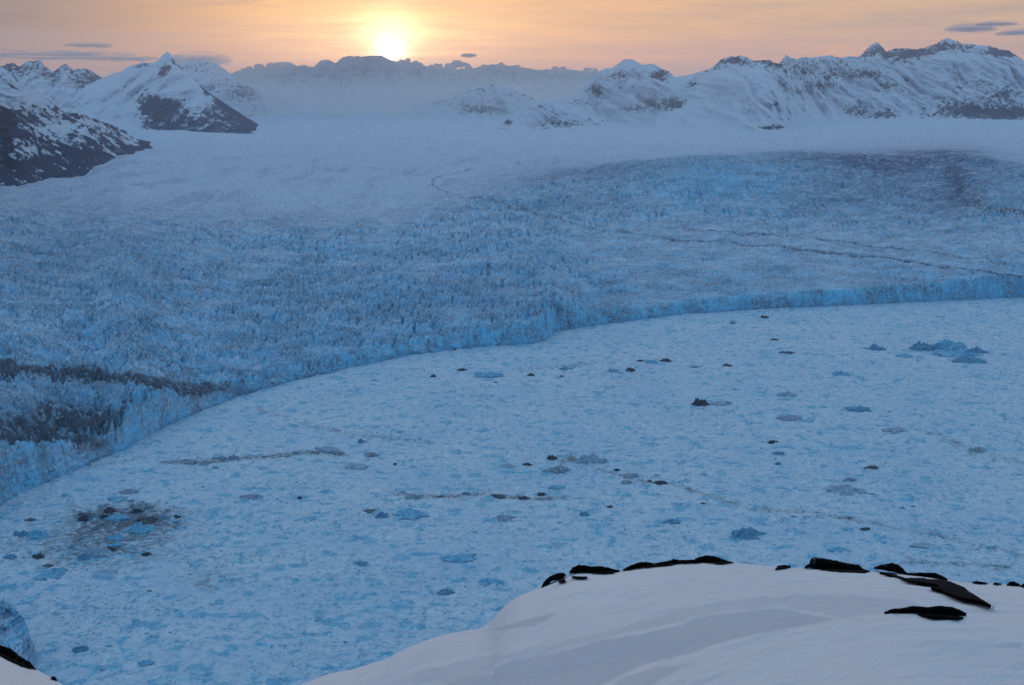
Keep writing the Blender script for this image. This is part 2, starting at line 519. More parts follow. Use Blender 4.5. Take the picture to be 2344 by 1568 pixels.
# narrow deep crevasses running across
cre = perlin(X / 10 + 0.6 * fbm(X / 50, Y / 50, 71, 3), Y / 75, 73)
SZ = SZ - 0.9 * ss(cre, 0.34, 0.5) * ss(amp, 5, 9)
Z = ZB + amp * SZ
Z += brk * (9 * fbm(X / 170 + 0.4 * Y / 170, Y / 110, 25, 3) + 5 * ridged(X / 75, Y / 45, 27, 3) - 3) * ss(O2, 15, 90)
Z[:1] = np.maximum(Z[:1], cliff_h * 0.72)

# traced streams of rock debris
dirt = np.zeros_like(Z)
strm = np.zeros_like(Z)
def stream(pts, wid, amt, sy=2.2):
    global dirt
    m = (U > min(p[0] for p in pts) - 60) & (U < max(p[0] for p in pts) + 60) & (V > min(p[1] for p in pts) - 50) & (V < max(p[1] for p in pts) + 50)
    if not m.any():
        return
    uu, vv = U[m], V[m]
    dd = polydist(uu, vv + 6 * fbm(uu / 60, vv / 30, 55, 3), pts, sy)
    wv = wid * (0.6 + 0.9 * np.abs(fbm(uu / 45, vv / 20, 51, 3)))
    dirt[m] = np.maximum(dirt[m], amt * np.exp(-(dd / wv) ** 2))
    strm[m] = np.maximum(strm[m], (min(1, amt * 0.95) * np.clip(0.62 + 1.3 * fbm(uu / 22, vv / 9, 57, 4, 0.6), 0, 1.1) if wid < 12 else 0.35 * amt) * np.exp(-(dd / (wv * 0.75)) ** 2))
stream([(-200, 800), (0, 832), (60, 846), (150, 856), (250, 866), (370, 882), (470, 896), (560, 888)], 34, 0.92, 1.8)
stream([(-200, 820), (0, 852), (60, 850), (120, 856)], 32, 0.85, 1.8)
stream([(-200, 960), (0, 985), (100, 975), (200, 970), (270, 975), (330, 950)], 60, 0.72, 1.5)
stream([(-60, 1000), (60, 1000), (130, 1003), (200, 1005), (240, 1018)], 22, 0.95, 1.5)
stream([(420, 900), (500, 905), (560, 896)], 24, 0.8)
stream([(1540, 552), (1640, 555), (1700, 560), (1760, 563), (1830, 572), (1900, 580), (2000, 590), (2100, 602), (2180, 612), (2260, 626), (2400, 640)], 11, 0.66)
stream([(1540, 548), (1680, 556), (1820, 570), (1960, 587)], 5, 0.60)
stream([(1550, 524), (1700, 535), (1800, 543), (1950, 556), (2080, 572), (2200, 590), (2343, 606)], 8, 0.50)
stream([(1080, 386), (1020, 400), (990, 412), (990, 425), (1010, 437), (1060, 450), (1120, 458), (1180, 476), (1240, 492)], 6, 0.5)
stream([(1150, 470), (1180, 482), (1250, 495), (1300, 510), (1380, 525), (1540, 548)], 10, 0.5)
stream([(770, 306), (830, 317), (920, 318), (1000, 326)], 3.5, 0.36)
stream([(1000, 326), (1090, 338), (1160, 350)], 3.5, 0.3)
stream([(2180, 385), (2195, 420), (2200, 460), (2280, 480), (2400, 500)], 26, 0.55, 1.3)  # from here on: dark patches of dirty ice, slope shadow painted in
stream([(1950, 362), (2010, 378), (2080, 385), (2120, 372)], 30, 0.50, 1.5)
stream([(2060, 345), (2140, 350), (2260, 345)], 22, 0.42, 2.5)
grime_shade = 0.62 * blob(U, V, 2120, 425, 260, 75) + 0.7 * blob(U, V, 2190, 425, 42, 55) + 0.65 * blob(U, V, 2010, 375, 110, 24) + 0.5 * blob(U, V, 1860, 360, 90, 16) + 0.35 * blob(U, V, 1350, 400, 200, 26) + 0.35 * blob(U, V, 1340, 470, 160, 20) + 0.3 * blob(U, V, 1890, 450, 90, 40) + 0.4 * blob(U, V, 2150, 352, 130, 16)  # dirty ice and the shadowed right slope, both put into the colour
grime_shade += 0.30 * blob(U, V, 100, 580, 260, 90) + 0.25 * blob(U, V, 60, 920, 300, 60)
grime_shade = np.maximum(grime_shade, strm) + 0.30 * sharp * np.exp(-((V - line - 14) / 16.0) ** 2)  # debris streams join in, plus a dark edge along the icefall crest
dirt += 0.1 * blob(U, V, 2080, 430, 260, 80)  # faint share of the same dark right region
dirt += 0.26 * blob(U, V, 330, 640, 420, 50) + 0.20 * blob(U, V, 350, 790, 400, 60) + 0.22 * blob(U, V, 740, 700, 260, 60) + 0.40 * blob(U, V, 80, 945, 330, 55) + 0.22 * blob(U, V, 300, 850, 420, 50) + 0.2 * blob(U, V, 60, 520, 200, 60)
dirt *= 1 + 0.5 * fbm(X / 70, Y / 70, 61, 4)
dirt = ss(dirt * (1 + 1.9 * fbm(X / 10, Y / 10, 63, 5, 0.7) + 0.8 * fbm(X / 35, Y / 25, 65, 3)), 0.32, 0.82)
Z -= 2.0 * ss(dirt, 0.3, 0.8)
snow = 0.85 * ((1 - ss(V - line, -60, 30)) * (1 - sharp) + (1 - ss(V - line, -6, 8)) * sharp)
snow = np.clip(snow + 0.15 - 0.25 * patch, 0, 1)
grime_shade = grime_shade + 0.12 * (1 - brk) * ss(V, 290, 380) + 0.35 * ss(fbm(X / 140, Y / 600, 95, 5, 0.65), 0.0, 0.35) * (1 - brk) * ss(V, 300, 400)
bl = 0.75 * blob(U, V, 1650, 420, 190, 55) + 0.30 * blob(U, V, 1200, 470, 130, 20) + 0.45 * np.exp(-(O2 / 25.0)) + 0.22 * blob(U, V, 1000, 560, 500, 40)
bl += 0.2 * fbm(X / 90, Y / 90, 91, 4) * ss(V, 420, 520)
bl += 0.55 * ss(-SZ, 0.0, 0.6) * brk
bl -= 0.3 * ss(SZ, 0.3, 0.9)
blue = np.clip(bl, -0.4, 1)
gfine = np.clip(0.5 + 1.1 * fbm(X / 6, Y / 6, 97, 4, 0.7), 0, 1)

# cliff rows, base to brim
T = np.linspace(0, 1, 26)[:-1]
AT, TT = np.meshgrid(cols, T)
ztop = Z[0]
lean = 7.0
sarc = AT * np.interp(AT, f_az, f_d)
zc = TT * ztop
butt = 9.0 * ridged(sarc / 34 + 0.25 * zc / 34, zc / 90, 131, 5, 0.6) + 6 * fbm(sarc / 12, zc / 16, 133, 5, 0.6) + 2.2 * perlin(sarc / 4, zc / 7, 135)
env = np.sin(np.pi * np.clip(TT, 0, 1)) ** 0.6
dcl = np.broadcast_to(fd, TT.shape) - lean * (1 - TT) - butt * env
XC, YC = np.sin(AT) * dcl, np.cos(AT) * dcl
UC, VC = proj(XC, YC, zc)
dirtC = np.broadcast_to(dirt[0], TT.shape) * ss(TT, 0.35, 1.0) * (0.75 + 0.6 * fbm(sarc / 8, zc / 60, 141, 3))
dirtC = np.clip(dirtC * (0.5 + 1.5 * fbm(sarc / 5, zc / 9, 145, 4, 0.7)) + 0.9 * blob(UC, VC, 228, 1018, 26, 14) + 0.5 * blob(UC, VC, 100, 1040, 12, 30) + 0.45 * blob(UC, VC, 560, 895, 50, 14), 0, 1)
blueC = 0.12 - 0.3 * (1 - ss(UC, 420, 600)) + 0.5 * fbm(sarc / 15, zc / 12, 147, 4) + 0.25 * fbm(sarc / 40, zc / 40, 143, 3) + 0.9 * blob(UC, VC, 1300, 730, 60, 26) + 0.35 * ss(UC, 1650, 2050) + 0.25 * blob(UC, VC, 800, 845, 120, 30) + 0.3 * (1 - TT) ** 3
snowC = 0 * TT
PC = np.stack([XC, YC, zc - 3 * (TT == 0)], -1)
P = np.concatenate([PC, np.stack([X, Y, Z], -1)], 0)
at = {'grime_shade': np.clip(np.concatenate([0 * dirtC, grime_shade]), 0, 1), 'dirt': np.concatenate([dirtC, dirt]), 'fine': np.concatenate([np.clip(0.5 + 1.2 * fbm(sarc / 5, zc / 5, 98, 4, 0.7), 0, 1), gfine]), 'blue': np.clip(np.concatenate([blueC, blue]), -0.4, 1), 'snow': np.concatenate([snowC, snow])}
glacier = grid_mesh('glacier', P, MAT_GLACIER, at, smooth=False, kind='structure')

# ------------------------------------------------------------------ fjord: water under a packed layer of brash ice
ang_far = math.atan2(CAM_Z, 3400); ang_near = math.atan2(CAM_Z, 330)
th = np.concatenate([np.linspace(math.atan2(CAM_Z, 140), ang_near, 60)[:-1] , np.linspace(ang_near, math.radians(32), 60)[:-1], np.linspace(math.radians(32), ang_far, 760)])
rows_t = np.linspace(0, 1, len(th))
A3, TH3 = np.meshgrid(cols, th)
D3 = CAM_Z / np.tan(TH3)
lim = np.broadcast_to(fd, D3.shape) + 12
# squeeze rows into the part in front of the ice cliff
D3 = np.minimum(D3, lim + (D3 - lim) * 0.0005)
X3 = np.sin(A3) * D3; Y3 = np.cos(A3) * D3
U3, V3 = proj(X3, Y3, 0 * X3)
f1, f2, r, pl = worley(X3 / 9 + 0.3 * fbm(X3 / 9, Y3 / 9, 3, 2), Y3 / 9, 201)
chunk = ss(f2 - f1, 0.02, 0.3) * (np.maximum(r - 0.45, 0) * 2.2 + 0.9 * pl * (r > 0.6))
f1b, f2b, rb, plb = worley(X3 / 24, Y3 / 24, 205)
chunk2 = (rb > 0.86) * ss(f2b - f1b, 0.15, 0.4) * (1.0 + 2.4 * plb) * (0.6 + 0.8 * fbm(X3 / 6, Y3 / 6, 207, 3))
den = 0.55 + 0.9 * fbm(X3 / 180, Y3 / 180, 211, 4)
clus = blob(U3, V3, 230, 1220, 230, 85) + 0.4 * blob(U3, V3, 1330, 1075, 200, 50)
Z3 = 1.15 * chunk * (0.5 + np.clip(den, 0, 1.5)) + 1.9 * np.clip(chunk2, 0, 3) * np.clip(den + 0.25 + clus, 0.15, 2.2) + 0.5 * fbm(X3 / 14, Y3 / 14, 215, 4)
Z3 *= ss(D3, 250, 500)
dirt3 = 0.36 * blob(U3, V3, 290, 1185, 170, 45) + 0.26 * blob(U3, V3, 200, 1260, 260, 60) + 0.2 * blob(U3, V3, 480, 1330, 80, 40)
def streak3(pts, wid, amt):
    global dirt3
    dd = polydist(U3, V3, pts, 2.4)
    dirt3 = np.maximum(dirt3, amt * np.exp(-(dd / wid) ** 2))
streak3([(380, 1058), (470, 1060), (540, 1050), (620, 1046), (700, 1036), (780, 1040)], 16, 0.33)
streak3([(590, 935), (660, 960), (760, 985), (850, 1000), (980, 1010)], 22, 0.2)
streak3([(900, 1130), (1010, 1138), (1110, 1130), (1200, 1142), (1290, 1140)], 16, 0.28)
streak3([(1260, 1050), (1350, 1068), (1430, 1095), (1540, 1108), (1640, 1140), (1720, 1165), (1850, 1172), (1960, 1190), (2200, 1240), (2343, 1270)], 18, 0.22)
streak3([(2130, 990), (2240, 1040), (2343, 1060)], 26, 0.2)
streak3([(2080, 1285), (2200, 1290), (2300, 1300)], 24, 0.24)
streak3([(1180, 845), (1280, 840), (1400, 825)], 16, 0.2)
streak3([(200, 1068), (330, 1050)], 8, 0.25)
dirt3 = dirt3 * (1 + 0.7 * fbm(X3 / 25, Y3 / 25, 221, 4))
zone = 0.4 * clus + 0.35 * ss(V3, 1180, 1500) * (1 - ss(U3, 1100, 1500)) + 0.5 * fbm(X3 / 200, Y3 / 120, 223, 4)
zone += 0.9 * np.exp(-np.maximum(lim - 12 - D3, 0) / 10.0)
nb1 = fbm(X3 / 34, Y3 / 22, 231, 6, 0.68) + 0.10 * zone
nb2 = fbm(X3 / 11 + 5, Y3 / 9, 233, 5, 0.65) + 0.10 * zone
vis = (U3 > 0) & (U3 < W) & (V3 < H) & (D3 < lim - 15)
def pct(n, lo, hi):
    a_, b_ = np.percentile(n[vis][::37], [lo, hi])
    return ss(n, a_, b_)
blue3 = np.maximum(pct(nb1, 86, 94), 0.75 * pct(nb2, 84, 93))
blue3 = np.maximum(blue3, 0.7 * (chunk2 > 0.4))
fine3 = 0.52 + 0.85 * fbm(X3 / 4.5, Y3 / 4.5, 235, 4, 0.7) + 0.6 * fbm(X3 / 15, Y3 / 11, 236, 3)
sn = fbm(X3 / 7, Y3 / 5, 237, 5, 0.7) + 0.25 * fbm(X3 / 130, Y3 / 80, 239, 4) + 0.45 * dirt3
speck3 = pct(sn, 96.5, 98.5)
dn = dirt3 * (1.0 + 1.6 * fbm(X3 / 9, Y3 / 6, 241, 5, 0.7))
dirt_m = ss(dn, 0.12, 0.42)
tone3 = np.clip(0.30 + 0.9 * fbm(X3 / 160, Y3 / 90, 243, 5, 0.6) + 0.4 * zone, 0, 1)
cl = lambda q_: np.clip(q_, 0, 1)
grid_mesh('brash_ice', np.stack([X3, Y3, Z3], -1), MAT_BRASH, {'dirt': cl(dirt_m), 'blue': cl(blue3), 'fine': cl(fine3), 'speck': cl(speck3), 'tone': tone3}, smooth=False, kind='stuff')

def m_water(t):
    pos = t.n('ShaderNodeNewGeometry').outputs['Position']
    pbsdf(t, (0.02, 0.05, 0.08), 0.12, bump(t, t.noise(pos, 0.3, 3), 0.2, 0.4), 0.5)
MAT_WATER = material('cold sea water', m_water)
gx = np.linspace(-16000, 16000, 9); gy = np.linspace(-3000, 17000, 9)
GX, GY = np.meshgrid(gx, gy)
grid_mesh('water', np.stack([GX, GY, 0 * GX - 2.5], -1), MAT_WATER, kind='structure')

# ------------------------------------------------------------------ mountains
def resample(pts, xs):
    p = np.array(sorted(pts), float)
    return np.interp(xs, p[:, 0], p[:, 1])

def ground_hit(px, py):
    x, y, z = ray(px, py)
    a = np.arctan2(x, y); tg = -z / np.hypot(x, y)
    f0 = front_dist(a)
    ds = np.linspace(0, 13500, 700)
    best = np.full(a.shape, 13500.0)
    done = np.zeros(a.shape, bool)
    for o_ in ds:
        d_ = f0 + o_
        g = glacier_base(a, d_, o_ + 0 * a, 45 + 0 * a)
        hit = (CAM_Z - tg * d_ <= g) & ~done
        best[hit] = d_[hit]; done |= hit
    best[~done] = f0[~done] + 13000
    k_ = np.hanning(41); k_ /= k_.sum()
    return np.convolve(np.pad(best, 20, mode='edge'), k_, mode='same')[20:-20]

def mountain(name, ridge, base, d_ridge, d_base, rock_fn, seed, rel=1.0, rough=3.0, nx=520, nz=170, grain=300.0, shear=0.6, rockbias=0.0, mat=None):
    """A ridge with a real front slope and a back slope: ridge and foot are fixed, the slope between is eroded."""
    x0 = min(p[0] for p in ridge); x1 = max(p[0] for p in ridge)
    xs = np.linspace(x0, x1, nx)
    ry = resample(ridge, xs) + rough * fbm(xs / 14, xs * 0, seed, 5, 0.6)
    by = resample(base, xs) + 1.2 * fbm(xs / 30, xs * 0, seed + 1, 3)
    by = np.maximum(by, ry + 1.5)
    db = ground_hit(xs, by)                                   # the foot stands on the ice
    db = np.maximum(db, d_base)
    dr = np.maximum(db + d_ridge, 0)
    edge = np.minimum(ss(xs, x0, x0 + 25), 1)
    Tm = np.linspace(0, 1, nz)[:, None]                      # 0 foot, 1 ridge
    top = at_dist(xs, ry, dr); bot = at_dist(xs, by, db)
    bot[:, 2] -= 6
    tz = Tm ** 1.15
    Pm = bot[None] * (1 - Tm[..., None]) + top[None] * Tm[..., None]
    Pm[..., 2] = bot[None, :, 2] * (1 - tz) + top[None, :, 2] * tz
    hgt = (top[:, 2] - bot[:, 2])[None]
    rx, ry_ = Pm[..., 0] / grain, Pm[..., 2] / grain
    q = rx * 1.6 + shear * ry_ * 1.5
    n = ridged(q + 0.5 * fbm(rx, ry_ * 2, seed + 7, 3), ry_ * 1.1, seed + 3, 5, 0.45) - 0.6
    n2 = fbm(rx * 3 + 1.2 * ry_, ry_ * 3.2, seed + 9, 6, 0.65)
    env = np.sin(np.pi * np.clip(Tm, 0, 1)) ** 0.55
    k = np.clip(hgt / 260.0, 0.1, 1.8)
    disp = (n * 170 + n2 * 75) * env * k * rel
    az = np.arctan2(Pm[..., 0], Pm[..., 1])
    Pm[..., 0] -= np.sin(az) * disp; Pm[..., 1] -= np.cos(az) * disp
    Pm[..., 2] += (n2 * 12 + n * 34) * env * k * rel * (1 - Tm)
    # back slope
    back = []
    for j, (dd, dzf) in enumerate([(60, 0.06), (200, 0.22), (500, 0.5), (1000, 0.85), (1500, 1.15)]):
        b = top.copy(); a = np.arctan2(b[:, 0], b[:, 1])
        wob = 40 * fbm(xs / 40, xs * 0 + j, seed + 20, 3)
        b[:, 0] += np.sin(a) * (dd + wob); b[:, 1] += np.cos(a) * (dd + wob)
        b[:, 2] -= (top[:, 2] - np.minimum(bot[:, 2], 120)) * dzf
        back.append(b)
    PP = np.concatenate([Pm, np.array(back)], 0)
    u, v = proj(PP[..., 0], PP[..., 1], PP[..., 2])
    TT_ = np.concatenate([np.broadcast_to(Tm, Pm.shape[:2]), np.ones((len(back), nx))], 0)
    rk = rock_fn(u, v, TT_) + rockbias
    # steep ribs shed their snow
    nn = np.zeros_like(u); nn[:nz] = -n
    rk = rk + 0.22 * np.clip(nn, -1, 1) + 0.30 * fbm(u / 16 + v / 22, v / 9, seed + 31, 5, 0.65)
    return grid_mesh(name, PP, mat or MAT_MOUNT, {'rock': np.clip(rk, -0.6, 1.3)}, kind='structure')

# near dark spur on the left
def rock_a(u, v, t):
    lin = 1 - ss(v - (210 + 0.28 * u), -25, 85)
    r = 0.80 - 0.42 * lin
    r += 0.75 * fbm((u + v * 1.1) / 70, (v - 0.55 * u) / 12, 301, 5, 0.6)
    r += 0.35 * blob(u, v, 20, 270, 30, 30) - 0.45 * blob(u, v, 130, 300, 60, 22) - 0.45 * blob(u, v, 40, 230, 60, 20) - 0.35 * blob(u, v, 60, 345, 45, 16)
    r += 0.3 * blob(u, v, 170, 268, 40, 8) + 0.45 * ss(u, 290, 340)
    return r
mountain('mountain', [(-500, 40), (-300, 80), (-120, 120), (0, 153), (25, 166), (45, 190), (70, 208), (90, 212), (115, 224), (130, 240), (165, 250), (200, 264), (230, 278), (260, 286), (285, 300), (310, 318), (340, 324), (368, 334), (384, 342)],
         [(-500, 700), (-120, 470), (0, 434), (30, 436), (60, 430), (100, 411), (150, 402), (190, 400), (220, 386), (290, 362), (330, 353), (368, 350), (384, 346)],
         900, 0, rock_a, 300, rel=0.75, rough=4.0, grain=260, shear=1.0, nx=640, nz=220)

# snowy pyramid
def rock_b(u, v, t):
    r = 0.08 + 0 * u
    r += 0.60 * ss(v - (300 - 0.95 * np.minimum(np.abs(u - 440) * 0.55, 60)), -62, -22) * ss(u, 290, 350) * (1 - ss(u, 600, 640))
    r += 0.75 * np.exp(-((v - (120 + (u - 383) * 0.78)) / 20) ** 2) * ss(u, 430, 480)
    r += 0.5 * blob(u, v, 385, 155, 20, 14) + 0.5 * blob(u, v, 372, 172, 12, 12) + 0.5 * blob(u, v, 325, 152, 26, 7) + 0.35 * blob(u, v, 422, 212, 12, 6)
    r += 0.32 * blob(u, v, 400, 235, 50, 16) + 0.25 * blob(u, v, 350, 250, 30, 10) + 0.5 * blob(u, v, 475, 205, 14, 14)
    r += 0.35 * np.exp(-((v - (128 + (u - 383) * 0.85)) / 6) ** 2) * ss(u, 383, 400)
    return r
mountain('mountain', [(120, 250), (175, 210), (210, 190), (240, 176), (262, 167), (280, 163), (298, 150), (318, 146), (327, 140), (335, 145), (352, 143), (362, 138), (374, 124), (384, 118), (393, 128), (410, 150), (440, 180), (480, 214), (520, 240), (560, 266), (590, 284), (616, 297)],
         [(120, 290), (180, 292), (250, 293), (320, 296), (400, 298), (480, 300), (560, 303), (590, 303), (616, 300)],
         1300, 0, rock_b, 330, rel=0.5, rough=1.6, grain=340, shear=-0.7)

mountain('mountain', [(-500, 120), (-200, 150), (0, 152), (28, 143), (45, 153), (60, 142), (90, 138), (105, 152), (122, 165), (138, 152), (150, 145), (165, 160), (190, 156), (205, 160), (225, 172), (255, 190), (300, 215)],
         [(-500, 300), (0, 290), (300, 290)], 1800, 8600,
         lambda u, v, t: 0.22 + 0.32 * ss(t, 0.55, 0.95) + 0.25 * blob(u, v, 200, 190, 40, 15), 350, rough=4.5, grain=420, shear=0.8)

mountain('mountain', [(330, 190), (380, 160), (420, 142), (460, 138), (495, 146), (515, 158), (540, 184), (560, 192), (580, 205), (600, 222), (612, 245), (640, 262)],
         [(330, 296), (640, 266)], 1500, 9600,
         lambda u, v, t: 0.22 + 0.3 * blob(u, v, 560, 210, 50, 16) + 0.15 * t, 370, rough=3.5, grain=420, shear=-0.6)

def rock_e(u, v, t):
    return 0.16 + 0.12 * ss(t, 0.45, 0.8) + 0.25 * ss(t, 0.3, 0.7) * blob(u, v, 760, 180, 190, 40) + 0.15 * blob(u, v, 1200, 190, 150, 30)  # more rock high up, also deepening the backlit silhouette
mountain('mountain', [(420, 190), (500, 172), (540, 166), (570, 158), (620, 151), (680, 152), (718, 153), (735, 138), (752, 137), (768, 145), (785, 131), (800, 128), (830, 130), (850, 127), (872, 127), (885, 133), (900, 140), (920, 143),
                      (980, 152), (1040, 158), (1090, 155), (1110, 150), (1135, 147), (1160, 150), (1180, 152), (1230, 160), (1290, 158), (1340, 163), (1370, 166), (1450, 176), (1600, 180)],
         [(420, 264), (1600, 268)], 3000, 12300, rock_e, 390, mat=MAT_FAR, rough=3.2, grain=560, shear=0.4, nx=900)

mountain('mountain', [(880, 256), (950, 242), (1000, 232), (1030, 222), (1060, 210), (1090, 204), (1120, 196), (1135, 194), (1160, 200), (1190, 212), (1215, 222), (1240, 240), (1270, 262)],
         [(880, 262), (1000, 268), (1270, 270)], 900, 0,
         lambda u, v, t: 0.26 + 0.5 * blob(u, v, 1105, 252, 50, 9) + 0.2 * blob(u, v, 1050, 240, 50, 8) + 0.15 * ss(t, 0.7, 1), 410, rough=3.5, grain=300, shear=0.8)

def rock_g(u, v, t):
    r = 0.19 + 0.5 * blob(u, v, 1510, 172, 30, 12) + 0.45 * blob(u, v, 1415, 172, 34, 10) + 0.55 * blob(u, v, 1365, 205, 22, 16)
    r += 0.75 * blob(u, v, 1545, 240, 26, 18) + 0.5 * blob(u, v, 1490, 240, 24, 16) + 0.45 * blob(u, v, 1595, 195, 26, 18) + 0.4 * blob(u, v, 1440, 250, 24, 8) + 0.3 * blob(u, v, 1325, 235, 40, 10)
    return r
mountain('mountain', [(1200, 275), (1260, 245), (1300, 222), (1330, 200), (1352, 178), (1370, 163), (1385, 157), (1400, 156), (1412, 148), (1425, 137), (1447, 135), (1462, 144), (1475, 149), (1487, 145), (1500, 149), (1515, 158), (1530, 163), (1545, 177),
                      (1580, 170), (1605, 166), (1640, 180), (1680, 230), (1720, 270)],
         [(1200, 284), (1300, 284), (1400, 283), (1720, 290)], 1500, 0, rock_g, 430, rough=2.5, grain=300, shear=0.7)

mountain('mountain', [(1140, 288), (1160, 275), (1185, 258), (1210, 240), (1235, 230), (1255, 227), (1280, 233), (1310, 240), (1350, 258), (1390, 275), (1430, 288)],
         [(1140, 292), (1250, 297), (1330, 298), (1430, 292)], 700, 0,
         lambda u, v, t: 0.26 + 0.35 * blob(u, v, 1295, 282, 60, 9) + 0.5 * blob(u, v, 1160, 280, 14, 6) + 0.1 * fbm((u + v) / 20, (v - u) / 60, 440, 3), 450, rough=3.0, grain=170, shear=1.3, rel=0.8)

def rock_h(u, v, t):
    r = 0.10 + 0 * u
    r += 0.06 + 0.22 * ss(t, 0.82, 0.96)
    r -= 0.5 * blob(u, v, 1900, 145, 0.1, 0.1)
    for a in [(1680, 140, 45, 10, .35), (1770, 145, 25, 10, .3), (1860, 160, 70, 20, .35), (1800, 185, 40, 22, .3), (2005, 120, 40, 18, .35), (2060, 135, 34, 18, .45), (1990, 170, 70, 14, .5), (1890, 195, 40, 12, .45), (2170, 108, 40, 12, .4), (2110, 125, 35, 10, .4),
              (2290, 122, 45, 10, .45), (2035, 195, 22, 8, .6), (1830, 210, 40, 8, .35), (1775, 240, 12, 10, .45), (1960, 250, 30, 18, .42), (2020, 262, 36, 12, .42), (2200, 240, 120, 34, .34), (2260, 260, 130, 14, .42), (2300, 215, 40, 20, .4), (2240, 185, 50, 16, .3),
              (2320, 262, 50, 16, .4), (2075, 185, 8, 8, .5), (1770, 292, 46, 7, .45), (1680, 305, 60, 4, .35)]:
        r = r + a[4] * blob(u, v, a[0], a[1], a[2], a[3])
    r += 0.12 * fbm((u * 0.7 + v * 1.3) / 16, (v - 0.6 * u) / 60, 460, 4)
    r -= 0.5 * blob(u, v, 2180, 165, 110, 18) + 0.35 * blob(u, v, 1720, 190, 70, 30)
    return r
mountain('mountain', [(1500, 215), (1560, 180), (1600, 165), (1628, 156), (1640, 144), (1655, 134), (1672, 130), (1692, 127), (1712, 132), (1728, 140), (1742, 138), (1760, 137), (1782, 147), (1792, 134), (1800, 125), (1808, 131), (1820, 136), (1835, 131), (1860, 132), (1885, 128), (1905, 128), (1925, 133),
                      (1942, 129), (1960, 131), (1975, 122), (1990, 106), (2004, 97), (2014, 102), (2028, 119), (2040, 113), (2060, 110), (2085, 112), (2110, 112), (2130, 104), (2145, 100), (2158, 90), (2172, 87), (2188, 94), (2202, 100), (2222, 101), (2245, 105), (2265, 105), (2285, 112), (2310, 116), (2343, 138), (2450, 160), (2600, 150), (2900, 190)],
         [(1500, 290), (1560, 292), (1640, 300), (1700, 306), (1760, 306), (1800, 296), (1840, 282), (1900, 275), (2100, 273), (2343, 275), (2900, 275)],
         2200, 0, rock_h, 470, rough=3.6, grain=430, shear=0.3, nx=1100, nz=220, rel=1.0)

# upper snowfields that close the ground beyond the glacier sheet
gx = np.linspace(-15800, 15800, 160); gy = np.linspace(9000, 16800, 60)
GX, GY = np.meshgrid(gx, gy)
grid_mesh('snowfield', np.stack([GX, GY, 150 + 25 * fbm(GX / 2500, GY / 2500, 500, 4) + 0 * GX], -1), MAT_SNOW, {'crust_shade': 0 * GX, 'warm': 0 * GX}, kind='structure')

# ------------------------------------------------------------------ foreground snow slope
S = 1 / 1.0926
crest = np.array([(-900, 1250), (-300, 1470), (0, 1632), (40, 1650), (90, 1674), (160, 1713), (280, 1800), (450, 1880), (620, 1780), (750, 1713), (820, 1686), (880, 1674), (960, 1650), (1010, 1624), (1080, 1596), (1130, 1583), (1195, 1573), (1228, 1556), (1245, 1532), (1268, 1510),
                  (1300, 1489), (1350, 1470), (1400, 1448), (1440, 1432), (1500, 1431), (1550, 1428), (1600, 1418), (1660, 1411), (1720, 1407), (1770, 1405), (1840, 1407), (1900, 1415), (1960, 1419), (2020, 1422), (2100, 1424), (2180, 1428), (2240, 1434),
                  (2300, 1440), (2370, 1450), (2430, 1458), (2500, 1461), (2560, 1466), (2800, 1480), (3400, 1560)], float) * S
near = np.array([(-900, 1700), (0, 1900), (500, 2050), (1000, 1850), (1200, 1790), (1400, 1738), (1560, 1682), (1640, 1650), (1720, 1618), (1800, 1590), (1900, 1568), (2000, 1556), (2090, 1545), (2180, 1536), (2250, 1532), (2330, 1535), (2400, 1541), (2480, 1549), (2560, 1557), (2900, 1600), (3400, 1680)], float) * S

D_NEAR, D_CREST = 27.0, 66.0
def tan_line(line, a, d):
    x, y, z = ray(line[:, 0], line[:, 1])
    az = np.arctan2(x, y); tn = -z / np.hypot(x, y)
    return np.interp(a, az, tn)

def smooth1(v_, k):
    ker = np.hanning(k); ker /= ker.sum()
    return np.convolve(np.pad(v_, k // 2, mode='edge'), ker, mode='same')[k // 2:-(k // 2)]

aF = np.linspace(math.radians(-44), math.radians(44), 1500)
tc = smooth1(tan_line(crest, aF, 0), 13); tn = smooth1(tan_line(near, aF, 0), 41)
tn = np.maximum(tn, tc + 0.02)
dF = np.concatenate([np.linspace(3, 14, 30)[:-1], np.linspace(14, 34, 150)[:-1], np.linspace(34, 72, 220)[:-1], np.linspace(72, 330, 130)])
kd = np.array([3, 12, 20, D_NEAR, 31, 36, 46, 56, D_CREST, 72, 82, 110, 170, 330.0])
KT = np.stack([tn * 0 + 1.15, tn + 0.19, tn + 0.075, tn, tn + 0.016, tn * 0.80 + tc * 0.20 + 0.012, tn * 0.45 + tc * 0.55, tn * 0.12 + tc * 0.88, tc, tc + 0.012, tc + 0.10, tc + 0.45, tc + 0.95, tc + 1.2], 0)
# Catmull-Rom style (pchip) along distance
def pchip(xk, yk, x):
    h = np.diff(xk)[:, None]; dl = np.diff(yk, axis=0) / h
    m = np.zeros_like(yk)
    m[1:-1] = np.where(dl[:-1] * dl[1:] > 0, 2 * dl[:-1] * dl[1:] / (dl[:-1] + dl[1:] + 1e-12), 0)
    m[0] = dl[0]; m[-1] = dl[-1]
    i = np.clip(np.searchsorted(xk, x) - 1, 0, len(xk) - 2)
    hh = (xk[i + 1] - xk[i])[:, None]; t = ((x - xk[i])[:, None]) / hh
    return (2 * t**3 - 3 * t**2 + 1) * yk[i] + (t**3 - 2 * t**2 + t) * hh * m[i] + (-2 * t**3 + 3 * t**2) * yk[i + 1] + (t**3 - t**2) * hh * m[i + 1]
TF = pchip(kd, KT, dF)
A5, D5 = np.meshgrid(aF, dF)
X5 = np.sin(A5) * D5; Y5 = np.cos(A5) * D5
Z5 = CAM_Z - TF * D5
Z5 = np.maximum(Z5, 60 + 0 * Z5)
